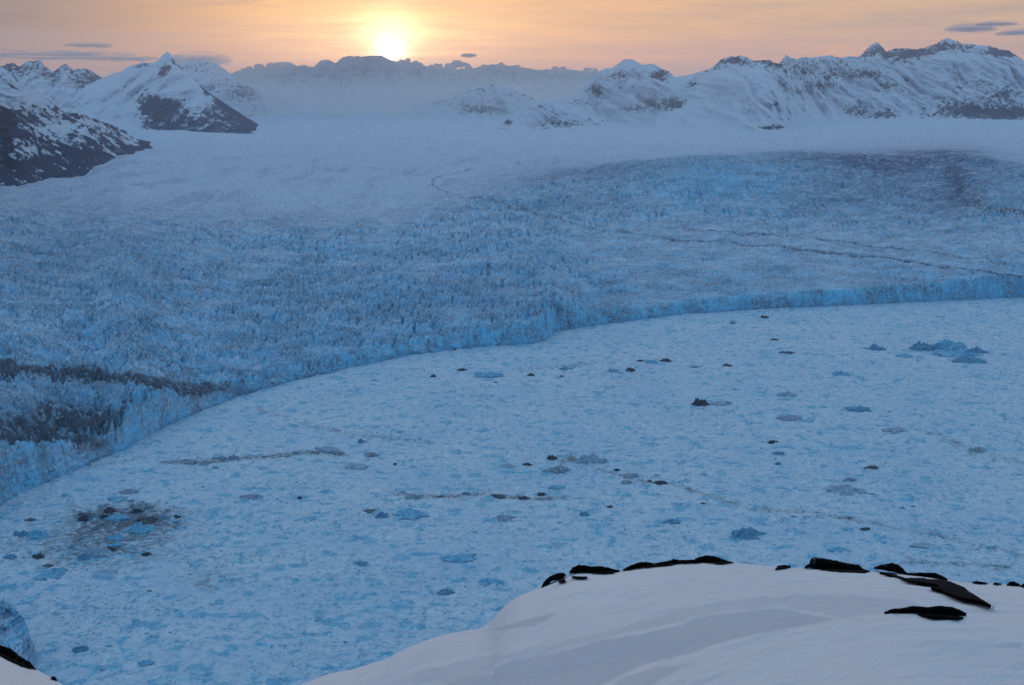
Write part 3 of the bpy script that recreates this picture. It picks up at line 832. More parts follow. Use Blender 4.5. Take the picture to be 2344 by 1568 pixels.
keep = ss(np.abs(D5 - D_CREST), 3, 14)
Z5 += (0.22 * fbm(X5 / 7 + Y5 / 16, Y5 / 9, 601, 3)) * ss(np.abs(D5 - D_NEAR), 1, 6) * keep + 0.05 * fbm(X5 / 3, Y5 / 1.6 + X5 / 4, 603, 4)
sas = ridged((0.9 * X5 + 0.5 * Y5) / 2.6, (0.9 * Y5 - 0.5 * X5) / 0.8, 605, 4, 0.6)
Z5 += 0.07 * (sas - 0.6) * ss(D5, 8, 14) * (1 - ss(D5, 50, 62)) * (0.35 + 0.9 * np.clip(fbm(X5 / 6, Y5 / 6, 607, 3) + 0.3, 0, 1))
U5, V5 = proj(X5, Y5, Z5)
def polymask(poly, soft, seed):
    poly = [(x * S, y * S) for x, y in poly]
    uu = U5 + soft * fbm(X5 / 1.3, Y5 / 2.0, seed, 4); vv = V5 + 0.45 * soft * fbm(X5 / 1.3, Y5 / 2.0, seed + 3, 4)
    m = inside(uu, vv, poly).astype(float)
    dd = polydist(uu, vv, poly + [poly[0]])
    return m * ss(dd, 0, 7)
fr = (D5 < D_CREST + 3) & (D5 > 12)
crust_shade = np.maximum(0.0, polymask([(1240, 1665), (1290, 1650), (1380, 1628), (1450, 1612), (1560, 1590), (1700, 1560), (1730, 1545), (1800, 1532), (1960, 1518), (2020, 1530), (2110, 1548), (2000, 1570), (1900, 1585), (1800, 1610), (1700, 1640), (1600, 1670), (1480, 1730), (1220, 1740), (1100, 1713), (1150, 1690), (1240, 1682), (1215, 1670)], 16, 611) * 0.5)  # wind crust, with the shade of the hollow painted in as blue-grey
crust_shade = np.maximum(crust_shade, 0.30 * polymask([(950, 1713), (1100, 1660), (1300, 1620), (1500, 1580), (1700, 1520), (1850, 1492), (2050, 1480), (2250, 1495), (2330, 1520), (2100, 1550), (1960, 1520), (1800, 1535), (1500, 1605), (1240, 1660), (1200, 1713)], 24, 613))
crust_shade = np.maximum(crust_shade, 0.45 * polymask([(1930, 1500), (1975, 1485), (2100, 1485), (2000, 1495), (1965, 1507)], 10, 615))
crust_shade = np.maximum(crust_shade, 0.35 * polymask([(2460, 1610), (2560, 1600), (2560, 1625), (2500, 1622)], 18, 617))
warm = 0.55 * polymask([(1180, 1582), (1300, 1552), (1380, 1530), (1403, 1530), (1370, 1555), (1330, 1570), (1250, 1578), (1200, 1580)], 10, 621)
warm = np.maximum(warm, 0.5 * polymask([(1345, 1604), (1365, 1597), (1392, 1594), (1370, 1606), (1345, 1612)], 6, 623))
warm = np.maximum(warm, 0.35 * polymask([(880, 1690), (930, 1670), (985, 1648), (960, 1665), (900, 1695)], 10, 624))
warm = np.maximum(warm, 0.40 * polymask([(1560, 1690), (1640, 1662), (1790, 1658), (1700, 1672), (1620, 1720), (1540, 1740), (1480, 1740)], 18, 625))
warm = np.maximum(warm, 0.35 * polymask([(1040, 1670), (1105, 1667), (1095, 1680), (1070, 1690), (1075, 1673)], 6, 627))
fr = fr.astype(float)
grid_mesh('snow_slope', np.stack([X5, Y5, Z5], -1), MAT_SNOW, {'crust_shade': crust_shade * fr, 'warm': warm * fr}, kind='structure', flip=False)

# ------------------------------------------------------------------ rock outcrops in the snow
def slope_hit(px, py, extra=1.0):
    """distance at which the line of sight through a traced point meets the snow slope (or the crest when it passes over)"""
    x, y, z = ray(px, py)
    az = np.arctan2(x, y); tg = -z / np.hypot(x, y)
    ja = np.clip(np.searchsorted(aF, az), 0, len(aF) - 1)
    col = TF[:, ja].T                                          # (n, nd)
    ok = (col <= tg[:, None]) & (dF[None] > 14)
    i = np.where(ok.any(1), ok.argmax(1), np.searchsorted(dF, D_CREST))
    d = dF[i]
    return np.minimum(d, D_CREST)

def outcrop(name, poly, label, group=None, lift=0.0, dmax=99.0, thick=0.35, seed=0, step=0.8, cat='rock'):
    """A craggy outcrop: front and back shells rise from its traced rim."""
    poly = [(x * S, y * S) for x, y in poly]
    xs = [p[0] for p in poly]; ys = [p[1] for p in poly]
    nx = max(8, int((max(xs) - min(xs)) / step)); ny = max(7, int((max(ys) - min(ys)) / (step * 0.7)))
    gx_ = np.linspace(min(xs) - 1, max(xs) + 1, nx); gy_ = np.linspace(min(ys) - 1, max(ys) + 1, ny)
    gu, gv = np.meshgrid(gx_, gy_)
    ju = gu + 2.8 * fbm(gu / 6, gv / 5, seed, 5, 0.7); jv = gv + 2.4 * fbm(gu / 4.5, gv / 5, seed + 4, 5, 0.7)
    m = inside(ju, jv, poly)
    dd = polydist(gu, gv, poly + [poly[0]])
    cells = m[:-1, :-1] & m[1:, :-1] & m[:-1, 1:] & m[1:, 1:]
    idx = -np.ones(gu.shape, int)
    used = np.zeros(gu.shape, bool)
    used[:-1, :-1] |= cells; used[1:, :-1] |= cells; used[:-1, 1:] |= cells; used[1:, 1:] |= cells
    n = int(used.sum())
    if n < 4:
        return None
    idx[used] = np.arange(n)
    u, v = gu[used], gv[used]
    d0 = np.minimum(slope_hit(u, v), dmax) - lift
    # distance per column: where the rim of that column meets the snow
    infl = thick * np.sqrt(np.clip(dd[used], 0, 9) / 9.0) * (1 + 0.5 * fbm(u / 5, v / 3, seed + 8, 4))
    rim = np.zeros(n, bool)
    nb = np.zeros(gu.shape, int)
    nb[:-1, :-1] += cells; nb[1:, :-1] += cells; nb[:-1, 1:] += cells; nb[1:, 1:] += cells
    rim = nb[used] < 4
    infl[rim] = 0.04
    jag = 0.10 * np.abs(fbm(u / 2.5, v / 2.0, seed + 12, 3))
    front = at_dist(u, v, d0 - infl - 0.3 - 0.048 * np.maximum(d0 - 27, 0) - jag * 2)
    backd = d0 + infl * 1.3 + 0.25
    bk = at_dist(u, v, backd); bk[:, 2] -= 0.12
    r, c = np.nonzero(cells)
    a_, b_, c_, d_ = idx[r, c], idx[r, c + 1], idx[r + 1, c + 1], idx[r + 1, c]
    faces = [tuple(q) for q in np.stack([a_, d_, c_, b_], 1)] + [tuple(q + n) for q in np.stack([a_, b_, c_, d_], 1)]
    # rim walls
    from collections import Counter
    ed = {}
    for f in np.stack([a_, b_, c_, d_], 1):
        for k in range(4):
            e = (int(f[k]), int(f[(k + 1) % 4]))
            if (e[1], e[0]) in ed:
                del ed[(e[1], e[0])]
            else:
                ed[e] = 1
    for e in ed:
        faces.append((e[1], e[0], e[0] + n, e[1] + n))
    ob = raw_mesh(name, np.concatenate([front, bk]), faces, MAT_ROCK, smooth=False)
    tag(ob, label, cat, group)
    return ob

G_R = 'dark rock outcrops along the snow crest'
outcrop('rock_outcrop', [(1351, 1470), (1358, 1456), (1372, 1442), (1392, 1433), (1408, 1431), (1416, 1436), (1404, 1442), (1412, 1446), (1415, 1452), (1396, 1455), (1396, 1446), (1380, 1450), (1366, 1462)], 'small hooked black rock at the left end of the snow crest', G_R, seed=701)
outcrop('rock_outcrop', [(1422, 1430), (1430, 1419), (1446, 1412), (1462, 1413), (1480, 1416), (1500, 1415), (1520, 1418), (1535, 1423), (1553, 1425), (1534, 1431), (1510, 1433), (1480, 1432), (1455, 1429), (1436, 1431)], 'rounded black rock just right of the small hooked one on the crest', G_R, seed=702)
outcrop('rock_outcrop', [(1553, 1425), (1575, 1414), (1595, 1406), (1615, 1404), (1635, 1408), (1642, 1407), (1670, 1402), (1685, 1397), (1700, 1400), (1735, 1399), (1748, 1392), (1768, 1388), (1790, 1391), (1810, 1399), (1838, 1407), (1800, 1409), (1765, 1406), (1700, 1409), (1650, 1414), (1600, 1419), (1570, 1424)], 'long low black rock ledge arching along the middle of the snow crest', G_R, seed=703)
outcrop('rock_outcrop', [(1938, 1423), (1945, 1414), (1960, 1412), (1980, 1415), (1972, 1420), (1958, 1422)], 'tiny dark rock between the long ledge and the big blocky rock', G_R, seed=704, thick=0.2, step=0.7)
outcrop('rock_outcrop', [(2010, 1417), (2022, 1409), (2028, 1396), (2036, 1393), (2060, 1396), (2090, 1401), (2120, 1408), (2148, 1412), (2158, 1421), (2178, 1428), (2162, 1431), (2120, 1429), (2080, 1427), (2045, 1423), (2028, 1417)], 'big blocky black rock with a flat top on the crest', G_R, seed=705, thick=0.8)
outcrop('rock_outcrop', [(2182, 1419), (2200, 1412), (2220, 1409), (2230, 1406), (2248, 1412), (2260, 1422), (2268, 1433), (2240, 1428), (2205, 1421)], 'humped dark rock directly right of the big blocky rock', G_R, seed=706, thick=0.5)
outcrop('rock_outcrop', [(2262, 1432), (2300, 1431), (2340, 1432), (2358, 1440), (2374, 1450), (2350, 1446), (2320, 1441), (2280, 1438)], 'thin dark rock rib behind the long diagonal rock band', G_R, lift=1.0, seed=707, thick=0.3)
outcrop('rock_outcrop', [(2194, 1430), (2225, 1431), (2262, 1444), (2300, 1444), (2330, 1448), (2355, 1447), (2380, 1455), (2412, 1468), (2420, 1476), (2450, 1495), (2487, 1517), (2455, 1505), (2435, 1500), (2400, 1494), (2370, 1484), (2345, 1472), (2322, 1468), (2350, 1466), (2335, 1460), (2300, 1456), (2265, 1450), (2230, 1440)], 'long black rock band running diagonally down the right of the slope', G_R, lift=1.6, seed=708, thick=0.45)
outcrop('rock_outcrop', [(2207, 1531), (2230, 1522), (2262, 1519), (2285, 1514), (2320, 1518), (2350, 1514), (2380, 1517), (2400, 1524), (2420, 1534), (2392, 1535), (2412, 1545), (2395, 1549), (2365, 1546), (2330, 1545), (2305, 1540), (2290, 1534), (2250, 1532)], 'isolated black rock patch in the snow below the diagonal band', G_R, dmax=27.0, seed=709, thick=0.35)
outcrop('rock_outcrop', [(2428, 1457), (2440, 1452), (2455, 1454), (2475, 1459), (2450, 1461)], 'low dark stone on the far crest, nearest the diagonal rock band', G_R, seed=710, thick=0.2, step=0.6)
outcrop('rock_outcrop', [(2480, 1461), (2488, 1456), (2502, 1458), (2508, 1462), (2492, 1463)], 'smallest dark stone on the far crest at right', G_R, seed=711, thick=0.2, step=0.6)
outcrop('rock_outcrop', [(2515, 1463), (2524, 1454), (2535, 1453), (2548, 1459), (2555, 1465), (2530, 1465)], 'rounded dark stone on the far crest near the frame edge', G_R, seed=712, thick=0.25, step=0.6)
outcrop('rock_outcrop', [(2548, 1466), (2560, 1458), (2580, 1457), (2600, 1464), (2590, 1470), (2565, 1470)], 'dark stone cut by the right edge of the frame', G_R, seed=713, thick=0.25, step=0.7)
outcrop('rock_outcrop', [(-60, 1585), (0, 1612), (28, 1622), (50, 1640), (75, 1655), (92, 1675), (60, 1666), (30, 1652), (0, 1637), (-60, 1610)], 'black rock strip above the grey snow in the bottom left corner', G_R, seed=714, thick=0.35)
outcrop('rock_outcrop', [(126, 1696), (130, 1690), (140, 1693), (143, 1700), (133, 1700)], 'small loose stone on the snow edge at bottom left', G_R, seed=715, thick=0.2, step=0.5)
outcrop('rock_outcrop', [(1425, 1441), (1440, 1440), (1455, 1441), (1474, 1441), (1462, 1444), (1440, 1444)], 'thin dark stone sliver lying in the snow in front of the rounded rock', G_R, seed=716, thick=0.15, step=0.6)

# ------------------------------------------------------------------ bergs locked in the brash
def ico(sub):
    import bmesh
    bm = bmesh.new(); bmesh.ops.create_icosphere(bm, subdivisions=sub, radius=1.0)
    V_ = np.array([v.co[:] for v in bm.verts]); F_ = [tuple(v.index for v in f.verts) for f in bm.faces]
    bm.free(); return V_, F_
ICO = ico(4)

def berg(px, py, wpx, kind, label, group=None, tall=0.28, deep=0.62, tilt=0.0, cat='iceberg', seed=None, name='iceberg'):
    c = at_z(np.array([px]), np.array([py]), 0.0)[0]
    dist = math.hypot(c[0], c[1])
    slant = math.hypot(dist, CAM_Z)
    tall = tall * (0.62 if kind in ('dark', 'deep') else 0.5)
    wpx = wpx * (0.88 if kind in ('blue', 'grey', 'mauve') else 0.84)
    seed = seed if seed is not None else int(px * 7 + py * 13) % 9973
    w_ = wpx / F * slant
    V_, F_ = ICO
    x, y, z = V_.T
    # blocky: push towards a box-like plan, jagged facets
    ang_ = np.arctan2(y, x)
    plan = 1 + 0.35 * perlin(np.cos(ang_) * 2 + seed, np.sin(ang_) * 2, seed) + 0.4 * perlin(np.cos(ang_) * 5 + seed, np.sin(ang_) * 5, seed + 1)
    r3 = 1 + 0.35 * fbm(x * 1.6 + seed, (y + z) * 1.6, seed, 4, 0.6) + 0.22 * fbm(x * 4 + z * 2, y * 4 - z * 3 + seed, seed + 2, 3)
    hx = x * plan * r3 * w_ / 2
    hy = y * plan * r3 * w_ / 2 * deep
    f1_, f2_, rr_, pl_ = worley(x * 2.2 + seed, y * 2.2, seed)
    hz = np.maximum(z, -0.3) * w_ * tall * (0.45 + 0.9 * rr_ + 0.5 * pl_ + 0.4 * fbm(x * 3 + seed, y * 3, seed + 6, 3))
    hz = np.where(z > 0, hz * (0.35 + 1.3 * np.clip(perlin(x * 3.1 + seed, y * 2.3 - seed, seed + 3) + 0.45, 0, 1)), hz)
    ob = raw_mesh(name, np.stack([hx, hy, hz], 1), F_, BERG[kind], smooth=False)
    ob.location = (float(c[0]), float(c[1]), 0.9)
    ob.rotation_euler = (0, 0, (seed % 7 - 3) * 0.08)
    tag(ob, label, cat, group)
    return ob

G_L = 'ice blocks in the debris cluster at left'
G_M = 'ice blocks scattered in the middle of the packed fjord'
G_R2 = 'ice blocks scattered over the right of the packed fjord'
B = [
 # left cluster
 (323, 1161, 58, 'speck', 'broad debris blackened ice heap at the top of the left cluster', G_L, .22),
 (314, 1172, 26, 'dark', 'pitch black lump at the foot of the topmost heap in the left cluster', G_L, .4),
 (196, 1190, 36, 'dark', 'oval black ice block on the left side of the left cluster', G_L, .25),
 (191, 1178, 30, 'brown', 'thin brown slab just above the oval black block', G_L, .14),
 (252, 1172, 30, 'brown', 'brown angular ice block left of the topmost black heap', G_L, .5),
 (240, 1186, 20, 'dark', 'small dark block directly below the brown angular block', G_L, .5),
 (268, 1188, 52, 'blue', 'blue ice block with a dark back right of the small dark block', G_L, .25),
 (334, 1193, 60, 'brown', 'long brown crusted slab above the big curled blue block', G_L, .2),
 (322, 1215, 66, 'blue', 'big curled bright blue block in the heart of the left cluster', G_L, .24),
 (264, 1233, 40, 'blue', 'rounded blue block left of the big curled one', G_L, .3),
 (266, 1249, 34, 'blue', 'pale blue chunk below the rounded blue block', G_L, .22),
 (373, 1187, 26, 'deep', 'dark blue block right of the long brown slab', G_L, .3),
 (404, 1185, 22, 'dark', 'ragged dark scrap at the right end of the left cluster', G_L, .3),
 (48, 1225, 34, 'deep', 'dark blue block nearest the left frame edge', G_L, .3),
 (86, 1226, 56, 'blue', 'long blue slab with a dark back near the left frame edge', G_L, .25),
 (226, 1268, 58, 'grey', 'ribbed pale slab tipped up in the lower left cluster', G_L, .32),
 (192, 1279, 30, 'deep', 'dark blue lump at the lower end of the ribbed slab', G_L, .4),
 (249, 1260, 32, 'brown', 'brown block capping the upper end of the ribbed slab', G_L, .35),
 (87, 1276, 28, 'dark', 'low dark block left of the ribbed slab', G_L, .25),
 (335, 1270, 24, 'dark', 'small dark block right of the ribbed slab', G_L, .25),
 (24, 1276, 30, 'deep', 'dark blue chunk at the left frame edge below the long slab', G_L, .2),
 (112, 1320, 56, 'blue', 'wide blue chunk at the bottom left of the left cluster', G_L, .18),
 (132, 1307, 38, 'blue', 'blue block resting behind the wide blue chunk', G_L, .2),
 (69, 1191, 26, 'brown', 'thin brown sliver above the long blue slab', G_L, .1),
 (111, 1296, 24, 'brown', 'small brown patch of ice above the blue block', G_L, .15),
 (297, 1126, 44, 'mauve', 'thin mauve ice floe above the left cluster', G_L, .13),
 (269, 1143, 50, 'blue', 'flat pale blue floe between the mauve floe and the black heap', G_L, .1),
 (240, 1312, 50, 'grey', 'greenish grey streaked slab below the ribbed slab', G_L, .12),
 (186, 1489, 34, 'deep', 'slanting blue block alone near the bottom left corner', G_L, .3),
 (332, 1520, 36, 'blue', 'blue block alone at the bottom of the frame at left', G_L, .22),
 # middle
 (992, 863, 14, 'dark', 'small black ice chunk left of the wide blue hump below the cliff', G_M, .45),
 (1120, 861, 66, 'blue', 'wide rounded blue hump of ice below the glacier cliff', G_M, .2),
 (1057, 848, 26, 'dark', 'dark ragged chunk up left of the wide blue hump', G_M, .25),
 (1215, 860, 18, 'dark', 'small dark chunk right of the wide blue hump', G_M, .3),
 (1292, 845, 34, 'deep', 'flat dark blue strip of ice halfway along the upper row', G_M, .16),
 (1040, 801, 15, 'brown', 'tiny reddish brown chunk close under the ice cliff', G_M, .25),
 (1402, 850, 28, 'blue', 'blue ice dome just left of the small black one', G_M, .3),
 (1441, 850, 21, 'dark', 'small black dome beside the blue dome', G_M, .4),
 (1490, 830, 35, 'blue', 'blue mound between two thin black slivers', G_M, .28),
 (1524, 827, 27, 'dark', 'thin black sliver on the right of the blue mound', G_M, .22),
 (1466, 827, 19, 'dark', 'thin black sliver on the left of the blue mound', G_M, .16),
 (1591, 840, 25, 'mauve', 'flat dark grey floe right of the black slivers', G_M, .12),
 (1432, 809, 11, 'tan', 'tiny chip of ice below the cliff, sunlit orange tan painted on', G_M, .3),  # sunlit chip: the orange of the sun is put into its colour
 (1601, 927, 38, 'dark', 'jet black pointed wedge of ice standing alone', G_M, .42),
 (1643, 925, 46, 'grey', 'grey white slab trailing right of the black wedge', G_M, .15),
 (1665, 924, 18, 'mauve', 'knobbly end lump of the slab behind the black wedge', G_M, .4),
 (1263, 1051, 24, 'dark', 'rounded dark grey lump left of the tan stained ice', G_M, .5),
 (1310, 1053, 28, 'tan', 'tan stained ice crag between two grey lumps', G_M, .5),
 (1353, 1056, 66, 'grey', 'biggest grey peaked berg in the middle of the fjord', G_M, .3),
 (1277, 1078, 60, 'speck', 'white ice heap peppered with black stones', G_M, .25),
 (1206, 1065, 22, 'dark', 'dark lump left of the heap peppered with stones', G_M, .35),
 (1162, 1068, 36, 'grey', 'flat blue grey floe left of the dark lump', G_M, .15),
 (1412, 1077, 16, 'dark', 'small dark stone like chunk right of the grey peaked berg', G_M, .35),
 (1440, 1090, 46, 'mauve', 'silty mauve slab below the small dark chunk', G_M, .15),
 (1434, 1105, 28, 'speck', 'dark speckled patch of ice below the silty slab', G_M, .2),
 (1511, 1107, 30, 'dark', 'dark pointed berg at the head of a long faint streak', G_M, .22),
 (1487, 1103, 11, 'dark', 'tiny dark chunk left of the dark pointed berg', G_M, .3),
 (1138, 1138, 42, 'dark', 'long thin black bar of ice', G_M, .08),
 (1198, 1141, 28, 'brown', 'brown grey block at the right end of the thin black bar', G_M, .22),
 (1238, 1134, 20, 'dark', 'ragged dark block right of the brown grey one', G_M, .35),
 (1068, 1131, 20, 'deep', 'small dark blue block left of the thin black bar', G_M, .25),
 (948, 1140, 40, 'speck', 'debris flecked ice patch at the left of the middle row', G_M, .2),
 (1009, 1138, 16, 'brown', 'small brown red chunk between flecked patch and dark blue block', G_M, .25),
 (1396, 1161, 17, 'dark', 'small lone dark chunk below the silty slab', G_M, .2),
 (1337, 1179, 24, 'deep', 'dark blue knob with a pale tail', G_M, .35),
 (1153, 1188, 50, 'grey', 'upright blue grey block with a long low back', G_M, .25),
 (1535, 1196, 46, 'deep', 'low blue grey lens of ice right of the dark blue knob', G_M, .15),
 (1274, 1117, 40, 'blue', 'blue mound below the heap peppered with stones', G_M, .2),
 (534, 1052, 28, 'mauve', 'rounded mauve boulder of ice on the dirty streak', G_M, .5),
 (430, 1058, 44, 'mauve', 'mauve silty patch at the left start of the dirty streak', G_M, .15),
 (467, 1061, 34, 'mauve', 'mauve wedge between the patch and the rounded ice boulder', G_M, .2),
 (851, 1043, 40, 'speck', 'black flecked ice block right of the flat blue grey slab', G_M, .3),
 (904, 1064, 9, 'dark', 'tiny black chunk below right of the black flecked block', G_M, .6),
 (817, 1069, 58, 'grey', 'long grey slab with a tapered left end', G_M, .15),
 (751, 1030, 64, 'grey', 'wide flat blue grey slab on the upper row', G_M, .14),
 (826, 1013, 15, 'deep', 'small upright blue block above the flat slab', G_M, .6),
 (686, 1142, 13, 'dark', 'single small black block alone in pale brash', G_M, .5),
 (577, 1139, 50, 'mauve', 'mauve flat floe left of the single black block', G_M, .15),
 (874, 1183, 30, 'deep', 'dark ribbed left end of the long blue slab', G_M, .4),
 (936, 1180, 88, 'blue', 'long low bright blue slab in the centre left', G_M, .14),
 (854, 1171, 44, 'brown', 'thin brown grey strip above the ribbed dark end', G_M, .1),
 (1123, 1333, 56, 'blue', 'oval blue floe up left of the foreground snow', G_M, .16),
 (1020, 1357, 42, 'deep', 'dark blue floe left of the oval blue floe', G_M, .2),
 (1051, 1280, 80, 'blue', 'wide crumbled blue floe above the oval one', G_M, .14),
 (826, 1292, 34, 'deep', 'lone blue hump left of the wide crumbled floe', G_M, .2),
 # right
 (1750, 728, 20, 'dark', 'black chunk close under the right part of the cliff', G_R2, .35),
 (1773, 779, 18, 'brown', 'small reddish brown chunk below the black one near the cliff', G_R2, .35),
 (1801, 808, 34, 'dark', 'thin dark bar of ice right of the reddish chunk', G_R2, .1),
 (1665, 838, 26, 'brown', 'two lobed brown chunk right of the flat dark grey floe', G_R2, .3),
 (2173, 796, 80, 'blue', 'highest dome of the big blue ice pile at right', G_R2, .28),
 (2113, 799, 62, 'deep', 'left shoulder of the big blue ice pile', G_R2, .26),
 (2190, 811, 104, 'blue', 'long low front of the big blue ice pile', G_R2, .13),
 (2232, 806, 50, 'deep', 'right end of the big blue ice pile', G_R2, .26),
 (2218, 828, 70, 'deep', 'ribbed blue block lying below the big pile', G_R2, .18),
 (2006, 799, 46, 'deep', 'blue hump left of the big blue pile', G_R2, .22),
 (1924, 857, 44, 'blue', 'bright blue lens of ice below left of the big pile', G_R2, .2),
 (2069, 815, 40, 'blue', 'flat blue floe at the left foot of the big pile', G_R2, .14),
 (1803, 905, 46, 'grey', 'grey blue mound right of the black pointed wedge', G_R2, .18),
 (1964, 938, 58, 'deep', 'long blue bar with a flat top', G_R2, .16),
 (1805, 958, 60, 'mauve', 'tilted grey floe below the grey blue mound', G_R2, .14),
 (2048, 985, 56, 'grey', 'slanting grey floe below the long blue bar', G_R2, .14),
 (2239, 1033, 38, 'speck', 'dark edged block on the dirty patch near the right edge', G_R2, .3),
 (1993, 1072, 32, 'brown', 'thin dark brown chunk above the large round grey floe', G_R2, .18),
 (1945, 1101, 30, 'speck', 'flecked block just above the large round grey floe', G_R2, .3),
 (1934, 1123, 84, 'grey', 'large round grey floe with a scalloped front', G_R2, .2),
 (1769, 1014, 24, 'dark', 'dark flecked chunk below the tilted grey floe', G_R2, .3),
 (1782, 1039, 26, 'deep', 'blue grey chunk below the dark flecked chunk', G_R2, .25),
 (1780, 1063, 16, 'deep', 'small blue chunk lowest of the three in a column', G_R2, .4),
 (1710, 1226, 78, 'deep', 'large dark blue slanting slab above the foreground snow', G_R2, .24),
 (1981, 1212, 24, 'dark', 'dark tapering chunk right of the large slanting slab', G_R2, .2),
 (1677, 741, 16, 'deep', 'small dark blue knob left of the black chunk near the cliff', G_R2, .4),
 (2110, 1249, 44, 'grey', 'long grey green floe behind the foreground rocks', G_R2, .1),
 (1915, 1260, 48, 'blue', 'blue floe directly above the big blocky foreground rock', G_R2, .14),
]
for (px, py, wp, kd_, lab, grp, tall) in B:
    berg(px, py, wp, kd_, lab, grp, tall)

# small nameless chunks: one built, the rest copied
rng = random.Random(12)
protos = {}
for i in range(130):
    k = rng.choice(['blue'] * 6 + ['deep'] * 4 + ['grey'] * 2 + ['dark'] * 1)
    for _ in range(50):
        px = rng.uniform(10, 2330); py = rng.uniform(720, 1520)
        lim_y = np.interp(px, fp[:, 0], fp[:, 1]) + 14
        if py > lim_y and not (px > 1150 and py > 1250) and not (px < 100 and py > 1330):
            break
    wp = rng.choice([5, 6, 7, 9, 12, 16]) * (0.8 + 0.5 * (py - 700) / 800)
    base_lab = {'blue': 'small light blue ice chunk frozen into the brash', 'deep': 'small dark blue ice chunk frozen into the brash',
                'grey': 'small grey ice chunk frozen into the brash', 'dark': 'small black debris covered ice chunk frozen into the brash'}[k]
    grp = {'blue': 'small light blue chunks in the brash', 'deep': 'small dark blue chunks in the brash', 'grey': 'small grey chunks in the brash', 'dark': 'small black chunks in the brash'}[k]
    if (k, i % 3) not in protos:
        o = berg(px, py, wp, k, base_lab, grp, 0.2, name='ice_chunk', cat='ice chunk', seed=i * 31 + 7)
        protos[(k, i % 3)] = (o, wp * math.hypot(math.hypot(*o.location[:2]), CAM_Z))
    else:
        o0, s0 = protos[(k, i % 3)]
        o = o0.copy(); COL.objects.link(o)
        c = at_z(np.array([px]), np.array([py]), 0.0)[0]
        o.location = (float(c[0]), float(c[1]), 0.2)
        sc_ = wp * math.hypot(math.hypot(c[0], c[1]), CAM_Z) / s0
        o.scale = (sc_, sc_ * rng.uniform(0.6, 1.2), sc_ * rng.uniform(0.7, 1.3))
        o.rotation_euler = (0, 0, rng.uniform(-0.6, 0.6))

# broken ice cliff on the near shore, bottom left
xs = np.linspace(-420, 92, 300)
topy = np.interp(xs, [-420, -100, 0, 20, 40, 60, 75, 85, 92], [1320, 1350, 1372, 1376, 1395, 1430, 1465, 1500, 1530]) + 14 * fbm(xs / 13, xs * 0, 801, 5, 0.65)
boty = np.maximum(np.interp(xs, [-420, 0, 60, 92], [1640, 1590, 1560, 1533]), topy + 2)
tt = np.linspace(0, 1, 110)[:, None]
bot = at_z(xs, boty, -1.0); dbt = np.hypot(bot[:, 0], bot[:, 1])
top = at_dist(xs, topy, dbt + 28 + 0.25 * (92 - xs))
Pc = bot[None] * (1 - tt[..., None]) + top[None] * tt[..., None]
Pc[..., 2] = bot[None, :, 2] + (top[None, :, 2] - bot[None, :, 2]) * tt ** 0.75
sa = Pc[..., 0]; sb = Pc[..., 2]
dsp = (22 * (ridged(sa / 24 + 0.5 * sb / 24, sb / 36, 803, 6, 0.6) - 0.5) + 9 * fbm(sa / 7, sb / 8, 805, 5, 0.65)) * (0.35 + 0.65 * np.sin(np.pi * tt) ** 0.5)
aa = np.arctan2(Pc[..., 0], Pc[..., 1])
Pc[..., 0] -= np.sin(aa) * dsp; Pc[..., 1] -= np.cos(aa) * dsp
bk = []
for dd_, dz_ in ((8, 7), (16, 14), (32, 28), (60, 60), (80, 140)):
    b = top.copy(); a = np.arctan2(b[:, 0], b[:, 1]); b[:, 0] += np.sin(a) * dd_; b[:, 1] += np.cos(a) * dd_; b[:, 2] = np.maximum(b[:, 2] - dz_ + 5 * fbm(b[:, 0] / 9 + dd_, b[:, 1] / 9, 817, 4, 0.65), -2); bk.append(b)
Pc = np.concatenate([Pc, np.array(bk)], 0)
uu, vv = proj(Pc[..., 0], Pc[..., 1], Pc[..., 2]); sa_full = Pc[..., 0]
dr_ = 0.45 * blob(uu, vv, 10, 1395, 22, 26) + 0.3 * blob(uu, vv, 70, 1500, 14, 20) + 0.25 * fbm(uu / 12, vv / 20, 811, 4)
o = grid_mesh('ice_cliff', Pc, MAT_GLACIER, {'dirt': np.clip(dr_, 0, 1), 'blue': np.clip(0.15 + 0.9 * fbm(sa_full / 9, Pc[..., 2] / 9, 815, 4), 0, 1), 'snow': 0.2 + 0 * uu, 'grime_shade': 0 * uu, 'fine': 0.5 + 0.8 * fbm(uu / 3, vv / 3, 813, 3)}, smooth=False)
tag(o, 'broken blue white ice cliff rising beside the black rock at bottom left', 'ice cliff')

# ------------------------------------------------------------------ clouds beyond the haze
def m_cloud(col, dens, soft):
    def f(t):
        tc_ = t.n('ShaderNodeTexCoord').outputs['Object']
        lw = t.n('ShaderNodeLayerWeight', inp={'Blend': 0.5}).outputs['Facing']
        n_ = t.noise(tc_, 0.004, 6, 0.65)
        a = t.math('POWER', t.math('SUBTRACT', 1.0, t.math('ADD', lw, t.math('MULTIPLY', t.math('SUBTRACT', n_, 0.5), 0.3)), clamp=True), soft)
        a = t.math('MULTIPLY', a, dens)
        d = t.n('ShaderNodeBsdfDiffuse', inp={0: col})
        tr = t.n('ShaderNodeBsdfTransparent')
        m = t.n('ShaderNodeMixShader', inp={0: a, 1: tr.outputs[0], 2: d.outputs[0]})
        t.n('ShaderNodeOutputMaterial', inp={0: m.outputs[0]})
    return f
MC_LENS = material('lens cloud', m_cloud((0.60, 0.50, 0.54), 0.9, 1.6))
MC_GREY = material('grey cloud', m_cloud((0.60, 0.54, 0.56), 0.85, 2.2))
MC_PUFF = material('ragged cloud', m_cloud((0.45, 0.38, 0.40), 1.0, 0.7))

